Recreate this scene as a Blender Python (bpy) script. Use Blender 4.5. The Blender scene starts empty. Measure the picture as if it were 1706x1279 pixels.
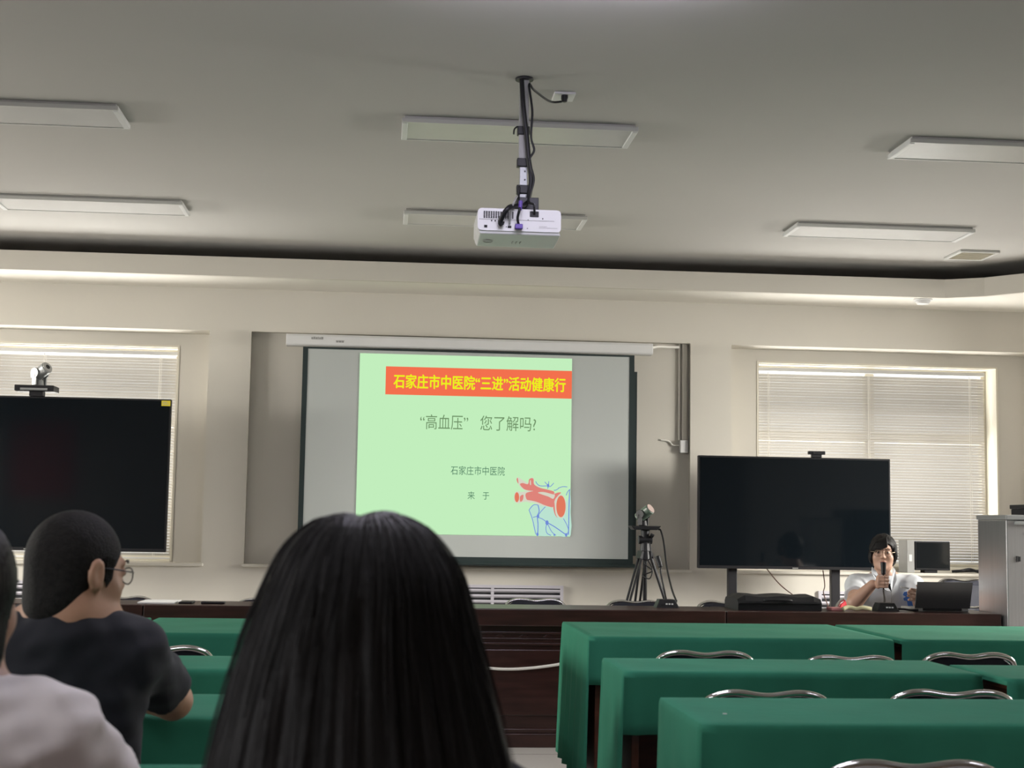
import bpy, bmesh, math, random
import numpy as np
from mathutils import Vector, Matrix

random.seed(7)
rng = np.random.default_rng(7)
S = bpy.context.scene
C = S.collection
PI = math.pi

# ------------------------------------------------------------------ camera
FPX, CAMZ = 2400.0, 1.22
PITCH, ROLL, YAW = math.radians(5.55), math.radians(0.93), math.radians(5.0)


def cam_axes():
    cy, sy, cp, sp = math.cos(YAW), math.sin(YAW), math.cos(PITCH), math.sin(PITCH)
    f = np.array([sy * cp, cy * cp, sp])
    r = np.array([cy, -sy, 0.0])
    u = np.cross(r, f)
    c, s = math.cos(ROLL), math.sin(ROLL)
    return c * r + s * u, -s * r + c * u, f


AX_R, AX_U, AX_F = cam_axes()
CAM_O = np.array([0.0, 0.0, CAMZ])
cam = bpy.data.cameras.new('camera')
cam_ob = bpy.data.objects.new('camera', cam)
C.objects.link(cam_ob)
M = Matrix.Identity(4)
for i in range(3):
    M[i][0], M[i][1], M[i][2], M[i][3] = AX_R[i], AX_U[i], -AX_F[i], CAM_O[i]
cam_ob.matrix_world = M
cam.sensor_width = 36.0
cam.lens = FPX / 1706 * 36.0
cam.clip_start = 0.05
cam.dof.use_dof = True
cam.dof.focus_distance = 9.5
cam.dof.aperture_fstop = 8.0
S.camera = cam_ob


def at(x, y, Y):
    """where the sight line through photo point (x, y) meets the depth Y"""
    d = AX_R * ((x - 853) / FPX) + AX_U * ((639.5 - y) / FPX) + AX_F
    return Vector(CAM_O + d * (Y / d[1]))


def atz(x, y, Z):
    d = AX_R * ((x - 853) / FPX) + AX_U * ((639.5 - y) / FPX) + AX_F
    return Vector(CAM_O + d * ((Z - CAMZ) / d[2]))


# ------------------------------------------------------------------ world, exposure, daylight
S.view_settings.view_transform = 'Standard'
S.view_settings.look = 'None'
S.view_settings.exposure = 0.0
S.view_settings.gamma = 1.0
S.view_settings.use_curve_mapping = False
W = bpy.data.worlds.new('overcast_sky')
S.world = W
W.use_nodes = True
W.node_tree.nodes['Background'].inputs[0].default_value = (0.93, 0.97, 1.0, 1)
W.node_tree.nodes['Background'].inputs[1].default_value = 1.1


def area(name, loc, direction, sx, sy, power, col):
    l = bpy.data.lights.new(name, 'AREA')
    l.shape = 'RECTANGLE'
    l.size, l.size_y, l.energy, l.color = sx, sy, power, col
    o = bpy.data.objects.new(name, l)
    C.objects.link(o)
    o.location = loc
    o.rotation_euler = Vector(direction).to_track_quat('-Z', 'Z').to_euler()
    return o


DAY = (1.0, 0.965, 0.89)
area('daylight_front_right', (3.77, 12.3, 0.2), (0, -1.45, 1.55), 2.6, 2.4, 400, DAY)
area('daylight_front_left', (-2.9, 12.3, 0.2), (0, -1.45, 1.55), 3.2, 2.4, 490, DAY)
area('added_light_left', (-7.5, 8.0, 2.9), (1, 0.1, -0.45), 2.6, 2.0, 1700, DAY)  # added from an unseen side window to lift the front wall
area('added_light_left_rear', (-7.5, 5.3, 2.9), (1, 0, -0.45), 2.4, 2.0, 120, (0.98, 0.98, 1.0))  # added fill from an unseen side window
area('added_light_left_back', (-7.5, -1.0, 2.7), (1, 0.3, -0.35), 2.6, 2.0, 380, (0.98, 0.98, 1.0))  # strong rear light out of view, added to brighten the pale shirt
area('added_light_right', (7.35, 7.6, 2.9), (-1, 0.1, -0.45), 2.6, 2.0, 1600, DAY)  # added from an unseen right-hand window to lift the front wall

# ------------------------------------------------------------------ helpers


def lin(r, g, b):
    def f(c):
        c /= 255.0
        return c / 12.92 if c <= 0.04045 else ((c + 0.055) / 1.055) ** 2.4
    return (f(r), f(g), f(b))


MATS = {}


def pm(name, col, rough=0.5, metal=0.0, var=0.0, vscale=8.0, bump=0.0, bscale=60.0, stretch=None, spec=0.5, coat=0.0, sheen=0.0, trans=0.0):
    """a Principled material with procedural colour variation and bump"""
    m = bpy.data.materials.new(name)
    m.use_nodes = True
    nt = m.node_tree
    b = nt.nodes['Principled BSDF']
    b.inputs['Base Color'].default_value = (*col, 1)
    b.inputs['Roughness'].default_value = rough
    b.inputs['Metallic'].default_value = metal
    b.inputs['Specular IOR Level'].default_value = spec
    b.inputs['Coat Weight'].default_value = coat
    b.inputs['Sheen Weight'].default_value = sheen
    tc = nt.nodes.new('ShaderNodeTexCoord')
    mp = nt.nodes.new('ShaderNodeMapping')
    nt.links.new(tc.outputs['Object'], mp.inputs[0])
    if stretch:
        mp.inputs['Scale'].default_value = stretch
    if var:
        n = nt.nodes.new('ShaderNodeTexNoise')
        n.inputs['Scale'].default_value = vscale
        n.inputs['Detail'].default_value = 4
        nt.links.new(mp.outputs[0], n.inputs['Vector'])
        r = nt.nodes.new('ShaderNodeValToRGB')
        r.color_ramp.elements[0].position = 0.3
        r.color_ramp.elements[1].position = 0.7
        r.color_ramp.elements[0].color = (*[c * (1 - var) for c in col], 1)
        r.color_ramp.elements[1].color = (*[min(1, c * (1 + var)) for c in col], 1)
        nt.links.new(n.outputs['Fac'], r.inputs[0])
        nt.links.new(r.outputs[0], b.inputs['Base Color'])
    if bump:
        n2 = nt.nodes.new('ShaderNodeTexNoise')
        n2.inputs['Scale'].default_value = bscale
        n2.inputs['Detail'].default_value = 3
        nt.links.new(mp.outputs[0], n2.inputs['Vector'])
        bp = nt.nodes.new('ShaderNodeBump')
        bp.inputs['Strength'].default_value = bump
        bp.inputs['Distance'].default_value = 0.01
        nt.links.new(n2.outputs['Fac'], bp.inputs['Height'])
        nt.links.new(bp.outputs[0], b.inputs['Normal'])
    if trans:
        out = nt.nodes['Material Output']
        t = nt.nodes.new('ShaderNodeBsdfTranslucent')
        t.inputs[0].default_value = (*col, 1)
        mx = nt.nodes.new('ShaderNodeMixShader')
        mx.inputs[0].default_value = trans
        nt.links.new(b.outputs[0], mx.inputs[1])
        nt.links.new(t.outputs[0], mx.inputs[2])
        nt.links.new(mx.outputs[0], out.inputs[0])
    MATS[name] = m
    return m


def emit(name, col, strength=1.0):
    m = bpy.data.materials.new(name)
    m.use_nodes = True
    nt = m.node_tree
    nt.nodes.remove(nt.nodes['Principled BSDF'])
    e = nt.nodes.new('ShaderNodeEmission')
    e.inputs[0].default_value = (*col, 1)
    e.inputs[1].default_value = strength
    nt.links.new(e.outputs[0], nt.nodes['Material Output'].inputs[0])
    return m


def tile_mat():
    m = pm('floor_tile', (0.42, 0.40, 0.38), 0.22, var=0.06, vscale=3)
    nt = m.node_tree
    b = nt.nodes['Principled BSDF']
    br = nt.nodes.new('ShaderNodeTexBrick')
    br.offset = 0.0
    br.inputs['Scale'].default_value = 1.0
    br.inputs['Brick Width'].default_value = 0.6
    br.inputs['Row Height'].default_value = 0.6
    br.inputs['Mortar Size'].default_value = 0.004
    br.inputs['Color1'].default_value = (0.44, 0.42, 0.40, 1)
    br.inputs['Color2'].default_value = (0.40, 0.385, 0.37, 1)
    br.inputs['Mortar'].default_value = (0.16, 0.15, 0.14, 1)
    tc = nt.nodes.new('ShaderNodeTexCoord')
    nt.links.new(tc.outputs['Object'], br.inputs['Vector'])
    nt.links.new(br.outputs['Color'], b.inputs['Base Color'])
    return m


def glass_mat():
    m = bpy.data.materials.new('window_glass')
    m.use_nodes = True
    nt = m.node_tree
    nt.nodes.remove(nt.nodes['Principled BSDF'])
    t = nt.nodes.new('ShaderNodeBsdfTransparent')
    g = nt.nodes.new('ShaderNodeBsdfGlossy')
    g.inputs['Roughness'].default_value = 0.02
    mx = nt.nodes.new('ShaderNodeMixShader')
    mx.inputs[0].default_value = 0.06
    nt.links.new(t.outputs[0], mx.inputs[1])
    nt.links.new(g.outputs[0], mx.inputs[2])
    nt.links.new(mx.outputs[0], nt.nodes['Material Output'].inputs[0])
    return m


def lens_mat():
    m = glass_mat()
    m.name = 'spectacle_lens'
    return m


WALL = pm('wall_paint', (0.60, 0.57, 0.51), 0.7, var=0.02, vscale=1.5, bump=0.03, bscale=90)
REARDARK = pm('rear_wall_darkened', (0.20, 0.15, 0.11), 0.6, var=0.2, vscale=3, stretch=(6, 6, 0.5))  # unseen wall; dark panelling made up to dim reflections and bounced light
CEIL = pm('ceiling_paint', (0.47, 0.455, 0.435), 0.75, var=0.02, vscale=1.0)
SOFFIT_LIT = pm('soffit_bounce_lit', (0.74, 0.71, 0.65), 0.7)  # bounced light put into the colour, paler than the lip
COVE = pm('cove_paint', (0.55, 0.54, 0.52), 0.8)
TRIM = pm('window_trim', (0.70, 0.66, 0.56), 0.5)
FLOOR = tile_mat()
GLASS = glass_mat()
SLAT = pm('blind_slat', (0.50, 0.475, 0.435), 0.45, trans=0.06)  # white slats; the greyer colour stands in for their shade
CORD = pm('white_cord', (0.75, 0.73, 0.68), 0.7)
WHITE = pm('white_plastic', (0.66, 0.66, 0.66), 0.4, var=0.02)
BLACK = pm('black_plastic', (0.010, 0.010, 0.012), 0.45, var=0.1, spec=0.3)
BLACKM = pm('black_metal', (0.015, 0.015, 0.018), 0.45, metal=0.3, var=0.1)
TVGLASS = pm('tv_glass', (0.004, 0.006, 0.008), 0.07, spec=0.32)
GREY = pm('grey_plastic', (0.30, 0.30, 0.29), 0.45, var=0.05)
SILVER = pm('silver_plastic', (0.27, 0.28, 0.28), 0.4, metal=0.4)
CHROME = pm('chrome', (0.72, 0.71, 0.70), 0.12, metal=1.0)
VINYL = pm('navy_vinyl', (0.010, 0.011, 0.020), 0.55, bump=0.06, bscale=180, spec=0.25)
REDV = pm('red_vinyl', (0.42, 0.02, 0.03), 0.45, bump=0.06, bscale=180)
CLOTH = pm('green_cloth', (0.026, 0.166, 0.100), 0.85, var=0.07, vscale=5, bump=0.12, bscale=25, spec=0.2)
WOOD = pm('dark_desk_wood', (0.032, 0.012, 0.010), 0.28, var=0.35, vscale=6, stretch=(0.7, 6, 6), bump=0.03, bscale=40)
TWOOD = pm('brown_table_wood', (0.075, 0.024, 0.012), 0.4, var=0.25, vscale=6, stretch=(1, 5, 5))
FABRIC = pm('screen_fabric', (0.44, 0.465, 0.455), 0.85)
SCRBLK = pm('screen_border', (0.010, 0.022, 0.022), 0.6)
STEEL = pm('brushed_steel', (0.42, 0.42, 0.43), 0.34, metal=0.85, var=0.08, vscale=4, stretch=(40, 40, 0.6))
SKIN = pm('skin', (0.42, 0.235, 0.150), 0.5, var=0.08, vscale=14, bump=0.05, bscale=150)
SKINF = pm('fair_skin', (0.44, 0.265, 0.19), 0.5, var=0.06, vscale=14)
HAIR = pm('black_hair', (0.010, 0.009, 0.009), 0.45, var=0.35, vscale=30, stretch=(6, 6, 0.3), bump=0.25, bscale=110, spec=0.18)
BUZZ = pm('cropped_hair', (0.010, 0.009, 0.008), 0.7, var=0.4, vscale=90, bump=0.5, bscale=260, spec=0.2)
TSHIRT = pm('black_tshirt', (0.006, 0.007, 0.0125), 0.85, var=0.15, vscale=6, bump=0.1, bscale=30, sheen=0.05)
PINKSH = pm('pale_shirt', (0.80, 0.755, 0.76), 0.8, var=0.05, vscale=9, bump=0.15, bscale=22)
COAT = pm('white_coat', (0.56, 0.58, 0.61), 0.75, var=0.03, vscale=9, bump=0.1, bscale=30)
TROUS = pm('dark_trousers', (0.02, 0.02, 0.025), 0.8)
LIPS = pm('lips', (0.34, 0.12, 0.10), 0.45)
EYEW = pm('eye_dark', (0.02, 0.015, 0.012), 0.3)
GOLD = pm('glasses_metal', (0.35, 0.27, 0.2), 0.3, metal=0.8)
LENS = lens_mat()
YELLOW = pm('yellow_sticker', (0.62, 0.50, 0.03), 0.6)
PAPER = pm('paper', (0.72, 0.72, 0.72), 0.7)
BLUE = pm('blue_print', (0.05, 0.16, 0.50), 0.6)
PURPLE = pm('purple_plug', (0.10, 0.05, 0.32), 0.4)
PINK = pm('pink_card', (0.62, 0.25, 0.25), 0.6)
CREAM = pm('cream_paper', (0.70, 0.66, 0.40), 0.6)
GRILLE = pm('grille_paint', (0.52, 0.50, 0.55), 0.5)
DARK = pm('dark_gap', (0.01, 0.01, 0.012), 0.8)
BANNER = pm('red_banner_cloth', (0.30, 0.02, 0.02), 0.7)
LAMPW = pm('lamp_diffuser', (0.52, 0.51, 0.50), 0.35, var=0.02)
LAMPF = pm('lamp_housing', (0.60, 0.60, 0.58), 0.3)


class MB:
    """collects shapes, then links them as one mesh object"""

    def __init__(s):
        s.v, s.f = [], []
        s.mi = []
        s.cur = 0

    def add(s, vs, fs):
        o = len(s.v)
        s.v += [tuple(v) for v in vs]
        s.f += [tuple(i + o for i in f) for f in fs]
        s.mi += [s.cur] * len(fs)
        return s

    def box(s, x0, x1, y0, y1, z0, z1):
        vs = [(x, y, z) for x in (x0, x1) for y in (y0, y1) for z in (z0, z1)]
        return s.add(vs, [(0, 1, 3, 2), (4, 6, 7, 5), (0, 4, 5, 1), (2, 3, 7, 6), (0, 2, 6, 4), (1, 5, 7, 3)])

    def obox(s, c, ux, uy, uz, hx, hy, hz):
        c, ux, uy, uz = Vector(c), Vector(ux), Vector(uy), Vector(uz)
        vs = [c + ux * a * hx + uy * b * hy + uz * d * hz for a in (-1, 1) for b in (-1, 1) for d in (-1, 1)]
        return s.add(vs, [(0, 1, 3, 2), (4, 6, 7, 5), (0, 4, 5, 1), (2, 3, 7, 6), (0, 2, 6, 4), (1, 5, 7, 3)])

    def cyl(s, p0, p1, r0, r1=None, n=16):
        r1 = r0 if r1 is None else r1
        p0, p1 = Vector(p0), Vector(p1)
        d = (p1 - p0).normalized()
        a = d.orthogonal().normalized()
        b = d.cross(a)
        vs = []
        for p, r in ((p0, r0), (p1, r1)):
            vs += [p + (a * math.cos(2 * PI * i / n) + b * math.sin(2 * PI * i / n)) * r for i in range(n)]
        fs = [(i, (i + 1) % n, n + (i + 1) % n, n + i) for i in range(n)]
        fs += [tuple(range(n - 1, -1, -1)), tuple(range(n, 2 * n))]
        return s.add(vs, fs)

    def tube(s, pts, r, n=10, closed=False):
        pts = [Vector(p) for p in pts]
        m = len(pts)
        rs = r if isinstance(r, (list, tuple)) else [r] * m
        tang = []
        for i in range(m):
            a = pts[(i - 1) % m] if (closed or i > 0) else pts[i]
            b = pts[(i + 1) % m] if (closed or i < m - 1) else pts[i]
            tang.append((b - a).normalized())
        nrm = tang[0].orthogonal().normalized()
        vs = []
        for i in range(m):
            if i:
                nrm = (nrm - tang[i] * nrm.dot(tang[i]))
                nrm = nrm.normalized() if nrm.length > 1e-6 else tang[i].orthogonal().normalized()
            bn = tang[i].cross(nrm)
            vs += [pts[i] + (nrm * math.cos(2 * PI * k / n) + bn * math.sin(2 * PI * k / n)) * rs[i] for k in range(n)]
        fs = []
        for i in range(m if closed else m - 1):
            j = (i + 1) % m
            fs += [(i * n + k, i * n + (k + 1) % n, j * n + (k + 1) % n, j * n + k) for k in range(n)]
        if not closed:
            fs += [tuple(range(n - 1, -1, -1)), tuple(range((m - 1) * n, m * n))]
        return s.add(vs, fs)

    def prism(s, poly, d):
        """a closed 3-D polygon pushed along the vector d"""
        d = Vector(d)
        n = len(poly)
        vs = [Vector(p) for p in poly] + [Vector(p) + d for p in poly]
        fs = [tuple(range(n)), tuple(range(2 * n - 1, n - 1, -1))] + [(i, n + i, n + (i + 1) % n, (i + 1) % n) for i in range(n)]
        return s.add(vs, fs)

    def ball(s, c, r, n=16, m=10):
        c = Vector(c)
        r = Vector(r) if not isinstance(r, (int, float)) else Vector((r, r, r))
        vs = [c + Vector((0, 0, r.z))]
        for i in range(1, m):
            t = PI * i / m
            vs += [c + Vector((r.x * math.sin(t) * math.cos(2 * PI * k / n), r.y * math.sin(t) * math.sin(2 * PI * k / n), r.z * math.cos(t))) for k in range(n)]
        vs.append(c - Vector((0, 0, r.z)))
        fs = [(0, 1 + k, 1 + (k + 1) % n) for k in range(n)]
        for i in range(m - 2):
            a, b = 1 + i * n, 1 + (i + 1) * n
            fs += [(a + k, b + k, b + (k + 1) % n, a + (k + 1) % n) for k in range(n)]
        a = 1 + (m - 2) * n
        fs += [(a + k, len(vs) - 1, a + (k + 1) % n) for k in range(n)]
        return s.add(vs, fs)

    def grid(s, P, closed_u=False):
        nu, nv = len(P), len(P[0])
        vs = [p for row in P for p in row]
        fs = []
        for i in range(nu if closed_u else nu - 1):
            j = (i + 1) % nu
            fs += [(i * nv + k, j * nv + k, j * nv + k + 1, i * nv + k + 1) for k in range(nv - 1)]
        return s.add(vs, fs)

    def build(s, name, mat, parent=None, smooth=False, bevel=0.0, seg=2, fix=True, solid=0.0, subsurf=0):
        me = bpy.data.meshes.new(name)
        off = world_origin(parent)
        me.from_pydata([(v[0] - off[0], v[1] - off[1], v[2] - off[2]) for v in s.v], [], s.f)
        mats = mat if isinstance(mat, (list, tuple)) else [mat]
        for m in mats:
            me.materials.append(m)
        if len(mats) > 1:
            me.polygons.foreach_set('material_index', s.mi)
        if fix:
            bm = bmesh.new()
            bm.from_mesh(me)
            bmesh.ops.recalc_face_normals(bm, faces=bm.faces)
            bm.to_mesh(me)
            bm.free()
        if smooth:
            me.polygons.foreach_set('use_smooth', [True] * len(me.polygons))
        me.update()
        o = bpy.data.objects.new(name, me)
        C.objects.link(o)
        if parent is not None:
            o.parent = parent
        if bevel:
            b = o.modifiers.new('bevel', 'BEVEL')
            b.width, b.segments, b.limit_method, b.angle_limit = bevel, seg, 'ANGLE', math.radians(40)
        if solid:
            q = o.modifiers.new('thickness', 'SOLIDIFY')
            q.thickness = solid
        if subsurf:
            q = o.modifiers.new('smooth', 'SUBSURF')
            q.levels = q.render_levels = subsurf
        return o


def world_origin(o):
    t = Vector((0, 0, 0))
    while o is not None:
        t += o.location
        o = o.parent
    return t


def thing(name, label, cat, loc=(0, 0, 0), group=None):
    o = bpy.data.objects.new(name, None)
    C.objects.link(o)
    o.empty_display_size = 0.1
    o.location = loc
    return tag(o, label, cat, group)


def tag(o, label, cat, group=None):
    o['label'], o['category'] = label, cat
    if group:
        o['group'] = group
    return o


def struct(o):
    o['kind'] = 'structure'
    return o


def copy_tree(o, parent=None):
    c = o.copy()
    C.objects.link(c)
    c.parent = parent
    for ch in o.children:
        copy_tree(ch, c)
    return c


def smoothpath(pts, n=8, closed=False):
    """Catmull-Rom through the points"""
    P = [Vector(p) for p in pts]
    m = len(P)
    out = []
    for i in range(m if closed else m - 1):
        if closed:
            a, b, c, d = P[(i - 1) % m], P[i], P[(i + 1) % m], P[(i + 2) % m]
        else:
            a, b, c, d = P[max(i - 1, 0)], P[i], P[i + 1], P[min(i + 2, m - 1)]
        for k in range(n):
            t = k / n
            out.append(0.5 * ((2 * b) + (c - a) * t + (2 * a - 5 * b + 4 * c - d) * t * t + (3 * b - a - 3 * c + d) * t ** 3))
    if not closed:
        out.append(P[-1])
    return out


class SDF:
    """smoothly blended solids on a grid, meshed as one continuous surface"""

    def __init__(s, lo, hi, vox):
        s.lo, s.vox = np.array(lo, float), vox
        n = np.ceil((np.array(hi, float) - s.lo) / vox).astype(int) + 1
        s.ax = [s.lo[i] + vox * np.arange(n[i]) for i in range(3)]
        s.f = np.full(n, 1.0, dtype=np.float32)

    def sub(s, lo, hi):
        sl = []
        for i in range(3):
            a = int(np.clip(np.floor((lo[i] - s.lo[i]) / s.vox), 0, s.f.shape[i]))
            b = int(np.clip(np.ceil((hi[i] - s.lo[i]) / s.vox) + 1, 0, s.f.shape[i]))
            sl.append(slice(a, b))
        X, Y, Z = np.meshgrid(*[s.ax[i][sl[i]] for i in range(3)], indexing='ij', sparse=True)
        return tuple(sl), X, Y, Z

    def mix(s, sl, d, k, op):
        f = s.f[sl]
        if op == 'u':
            if k > 0:
                h = np.clip(0.5 + 0.5 * (f - d) / k, 0, 1)
                s.f[sl] = f * (1 - h) + d * h - k * h * (1 - h)
            else:
                s.f[sl] = np.minimum(f, d)
        elif op == 's':
            k = max(k, 1e-6)
            h = np.clip(0.5 - 0.5 * (f + d) / k, 0, 1)
            s.f[sl] = f * (1 - h) - d * h + k * h * (1 - h)

    def cap(s, p0, r0, p1, r1=None, k=0.02, op='u'):
        r1 = r0 if r1 is None else r1
        p0, p1 = np.array(p0, float), np.array(p1, float)
        R = max(r0, r1) + 0.06 + k
        sl, X, Y, Z = s.sub(np.minimum(p0, p1) - R, np.maximum(p0, p1) + R)
        d = p1 - p0
        L = max(d @ d, 1e-9)
        t = np.clip(((X - p0[0]) * d[0] + (Y - p0[1]) * d[1] + (Z - p0[2]) * d[2]) / L, 0, 1)
        q = np.sqrt((X - p0[0] - t * d[0]) ** 2 + (Y - p0[1] - t * d[1]) ** 2 + (Z - p0[2] - t * d[2]) ** 2) - (r0 + (r1 - r0) * t)
        s.mix(sl, q, k, op)
        return s

    def ell(s, c, r, rot=None, k=0.02, op='u'):
        c, r = np.array(c, float), np.array(r, float)
        R = r.max() + 0.06 + k
        sl, X, Y, Z = s.sub(c - R, c + R)
        x, y, z = X - c[0], Y - c[1], Z - c[2]
        if rot is not None:
            m = np.array(rot)
            x, y, z = (m[0][0] * x + m[0][1] * y + m[0][2] * z, m[1][0] * x + m[1][1] * y + m[1][2] * z, m[2][0] * x + m[2][1] * y + m[2][2] * z)
        k0 = np.sqrt((x / r[0]) ** 2 + (y / r[1]) ** 2 + (z / r[2]) ** 2)
        k1 = np.sqrt((x / r[0] ** 2) ** 2 + (y / r[1] ** 2) ** 2 + (z / r[2] ** 2) ** 2)
        s.mix(sl, k0 * (k0 - 1) / np.maximum(k1, 1e-6), k, op)
        return s

    def cut(s, p, n):
        """keep what lies on the side away from n"""
        p, n = np.array(p, float), np.array(n, float)
        n /= np.linalg.norm(n)
        X, Y, Z = np.meshgrid(*s.ax, indexing='ij', sparse=True)
        s.f = np.maximum(s.f, ((X - p[0]) * n[0] + (Y - p[1]) * n[1] + (Z - p[2]) * n[2]).astype(np.float32))
        return s

    def ripple(s, fn):
        X, Y, Z = np.meshgrid(*s.ax, indexing='ij', sparse=True)
        s.f = s.f + fn(X, Y, Z).astype(np.float32)
        return s

    def mesh(s):
        f = s.f.copy()
        for ax in range(3):
            ix = [slice(None)] * 3
            for e in (0, -1):
                ix[ax] = e
                f[tuple(ix)] = np.maximum(f[tuple(ix)], 1e-3)
        ins = f < 0
        nx, ny, nz = (d - 1 for d in f.shape)
        cnt = np.zeros((nx, ny, nz), np.int8)
        for a in (0, 1):
            for b in (0, 1):
                for c in (0, 1):
                    cnt += ins[a:a + nx, b:b + ny, c:c + nz]
        I = np.argwhere((cnt > 0) & (cnt < 8))
        idx = np.full((nx, ny, nz), -1, np.int64)
        idx[tuple(I.T)] = np.arange(len(I))
        acc = np.zeros((len(I), 3))
        num = np.zeros(len(I))
        corners = [(a, b, c) for a in (0, 1) for b in (0, 1) for c in (0, 1)]
        for p in corners:
            for ax in range(3):
                if p[ax]:
                    continue
                q = list(p)
                q[ax] = 1
                fa = f[tuple((I + p).T)]
                fb = f[tuple((I + q).T)]
                cr = (fa < 0) != (fb < 0)
                t = np.where(cr, fa / np.where(cr, fa - fb, 1), 0)
                pos = np.array(p, float)[None, :].repeat(len(I), 0)
                pos[:, ax] += t
                acc += pos * cr[:, None]
                num += cr
        V = (I + acc / num[:, None]) * s.vox + s.lo
        F = []
        for ax in range(3):
            u, v = (ax + 1) % 3, (ax + 2) % 3
            a = [slice(None)] * 3
            b = [slice(None)] * 3
            a[ax], b[ax] = slice(0, -1), slice(1, None)
            A, B = ins[tuple(a)], ins[tuple(b)]
            for flip, msk in ((False, A & ~B), (True, ~A & B)):
                E = np.argwhere(msk)
                ok = (E[:, u] > 0) & (E[:, v] > 0) & (E[:, u] < f.shape[u] - 1) & (E[:, v] < f.shape[v] - 1)
                E = E[ok]
                qs = []
                for du, dv in ((-1, -1), (0, -1), (0, 0), (-1, 0)):
                    e = E.copy()
                    e[:, u] += du
                    e[:, v] += dv
                    qs.append(idx[tuple(e.T)])
                qs = np.stack(qs, 1)
                F.append(qs[:, ::-1] if flip else qs)
        F = np.concatenate(F)
        F = F[(F >= 0).all(1)]
        return V, F

    def build(s, name, mat, parent):
        V, F = s.mesh()
        V = V - np.array(world_origin(parent))
        me = bpy.data.meshes.new(name)
        me.vertices.add(len(V))
        me.vertices.foreach_set('co', V.astype(np.float32).ravel())
        me.loops.add(4 * len(F))
        me.loops.foreach_set('vertex_index', F.astype(np.int32).ravel())
        me.polygons.add(len(F))
        me.polygons.foreach_set('loop_start', np.arange(0, 4 * len(F), 4, dtype=np.int32))
        me.update(calc_edges=True)
        me.polygons.foreach_set('use_smooth', [True] * len(F))
        me.materials.append(mat)
        o = bpy.data.objects.new(name, me)
        C.objects.link(o)
        o.parent = parent
        return o


# ------------------------------------------------------------------ room shell
XL, XR, YB, YF, ZC = -5.75, 5.6, -2.0, 10.5, 3.12
YW = 10.75            # back of the window recesses
ZS, ZBEAM, ZSILL = 2.89, 2.58, 0.885

struct(MB().box(XL - .2, XR + .2, YB - .2, YW + .35, -0.1, 0.0).build('floor', FLOOR))
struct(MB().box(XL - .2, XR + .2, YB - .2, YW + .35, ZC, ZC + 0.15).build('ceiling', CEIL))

# front wall: apron, pillars, beam, window wall
OP = [(-4.3, -1.53, 0.90, 2.49), (2.82, 4.72, 0.93, 2.49)]     # window openings
w = MB()
w.box(XL, XR, YF, YW + .3, 0, ZSILL)                               # apron below the sills
for a, b in ((XL, -4.6), (-1.285, -0.985), (2.25, 2.56), (4.98, XR)):
    w.box(a, b, YF, YW + .3, ZSILL, ZBEAM)                         # pillars
w.box(-0.985, 2.25, YF + 0.06, YW + .3, ZSILL, ZBEAM)              # recess behind the screen
for (a, b), (x0, x1, z0, z1) in (((-4.6, -1.285), OP[0]), ((2.56, 4.98), OP[1])):
    w.box(a, x0, YW, YW + .3, ZSILL, ZBEAM)
    w.box(x1, b, YW, YW + .3, ZSILL, ZBEAM)
    w.box(x0, x1, YW, YW + .3, ZSILL, z0)
    w.box(x0, x1, YW, YW + .3, z1, ZBEAM)
w.box(XL, XR, YF, YW + .3, ZBEAM, ZC)                              # beam
struct(w.build('wall_front', WALL))
# side and back walls; three unseen windows are added on the left for light
w = MB()
ys = [(-1.8, 0.4), (4.2, 6.4), (7.3, 9.5)]
edges = [YB - .2] + [e for p in ys for e in p] + [YW + .3]
for i in range(0, len(edges), 2):
    w.box(XL - .2, XL, edges[i], edges[i + 1], 0, ZC)
for a, b in ys:
    w.box(XL - .2, XL, a, b, 0, 0.9)
    w.box(XL - .2, XL, a, b, 2.5, ZC)
struct(w.build('wall_left', WALL))
w = MB()
w.box(XR, XR + .2, YB - .2, 6.9, 0, ZC)
w.box(XR, XR + .2, 9.1, YW + .3, 0, ZC)
w.box(XR, XR + .2, 6.9, 9.1, 0, .9)
w.box(XR, XR + .2, 6.9, 9.1, 2.5, ZC)
struct(w.build('wall_right', WALL))
f = MB()
for p_, q_ in ((6.9, 6.95), (9.05, 9.1), (7.97, 8.03)):
    f.box(XR + .12, XR + .18, p_, q_, .9, 2.5)
f.box(XR + .12, XR + .18, 6.9, 9.1, .9, .95)
f.box(XR + .12, XR + .18, 6.9, 9.1, 2.45, 2.5)
struct(f.build('window_6', TRIM))  # unseen right-hand window, added as a light source
struct(MB().box(XL, XR, YB - .2, YB, 0, ZC).build('wall_back', REARDARK))

# perimeter soffit with an upstand lip; the dark cove behind it
path = [(-5.2, 9.93), (3.98, 9.93), (4.22, 9.80), (4.42, 9.58), (4.55, 9.3), (4.62, 9.0), (4.62, -1.9)]
lip = MB()
inner = [Vector((x, y, 0)) for x, y in path]
offs = []
for i, p in enumerate(inner):
    a, b = inner[max(i - 1, 0)], inner[min(i + 1, len(inner) - 1)]
    d = (b - a).normalized()
    offs.append(p + Vector((-d.y, d.x, 0)) * 0.04)
for i in range(len(inner) - 1):
    a, b, c, d = inner[i], inner[i + 1], offs[i + 1], offs[i]
    lip.prism([Vector((q.x, q.y, ZS - .004)) for q in (a, b, c, d)], (0, 0, 0.134))
s1 = MB()
poly = [Vector((x, y, ZS)) for x, y in [(q.x, q.y) for q in offs]] + [Vector((XR, -1.9, ZS)), Vector((XR, YF, ZS)), Vector((-5.2, YF, ZS))]
s1.prism(poly, (0, 0, 0.03))
struct(s1.build('ceiling_soffit', SOFFIT_LIT))
struct(lip.build('trim_1', WALL))
cove = MB().box(-5.2, XR, YF - 0.02, YF, ZS + 0.03, ZC)
cove.box(-5.2, XR, 10.0, YF, ZS + 0.031, ZS + 0.04)
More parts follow.
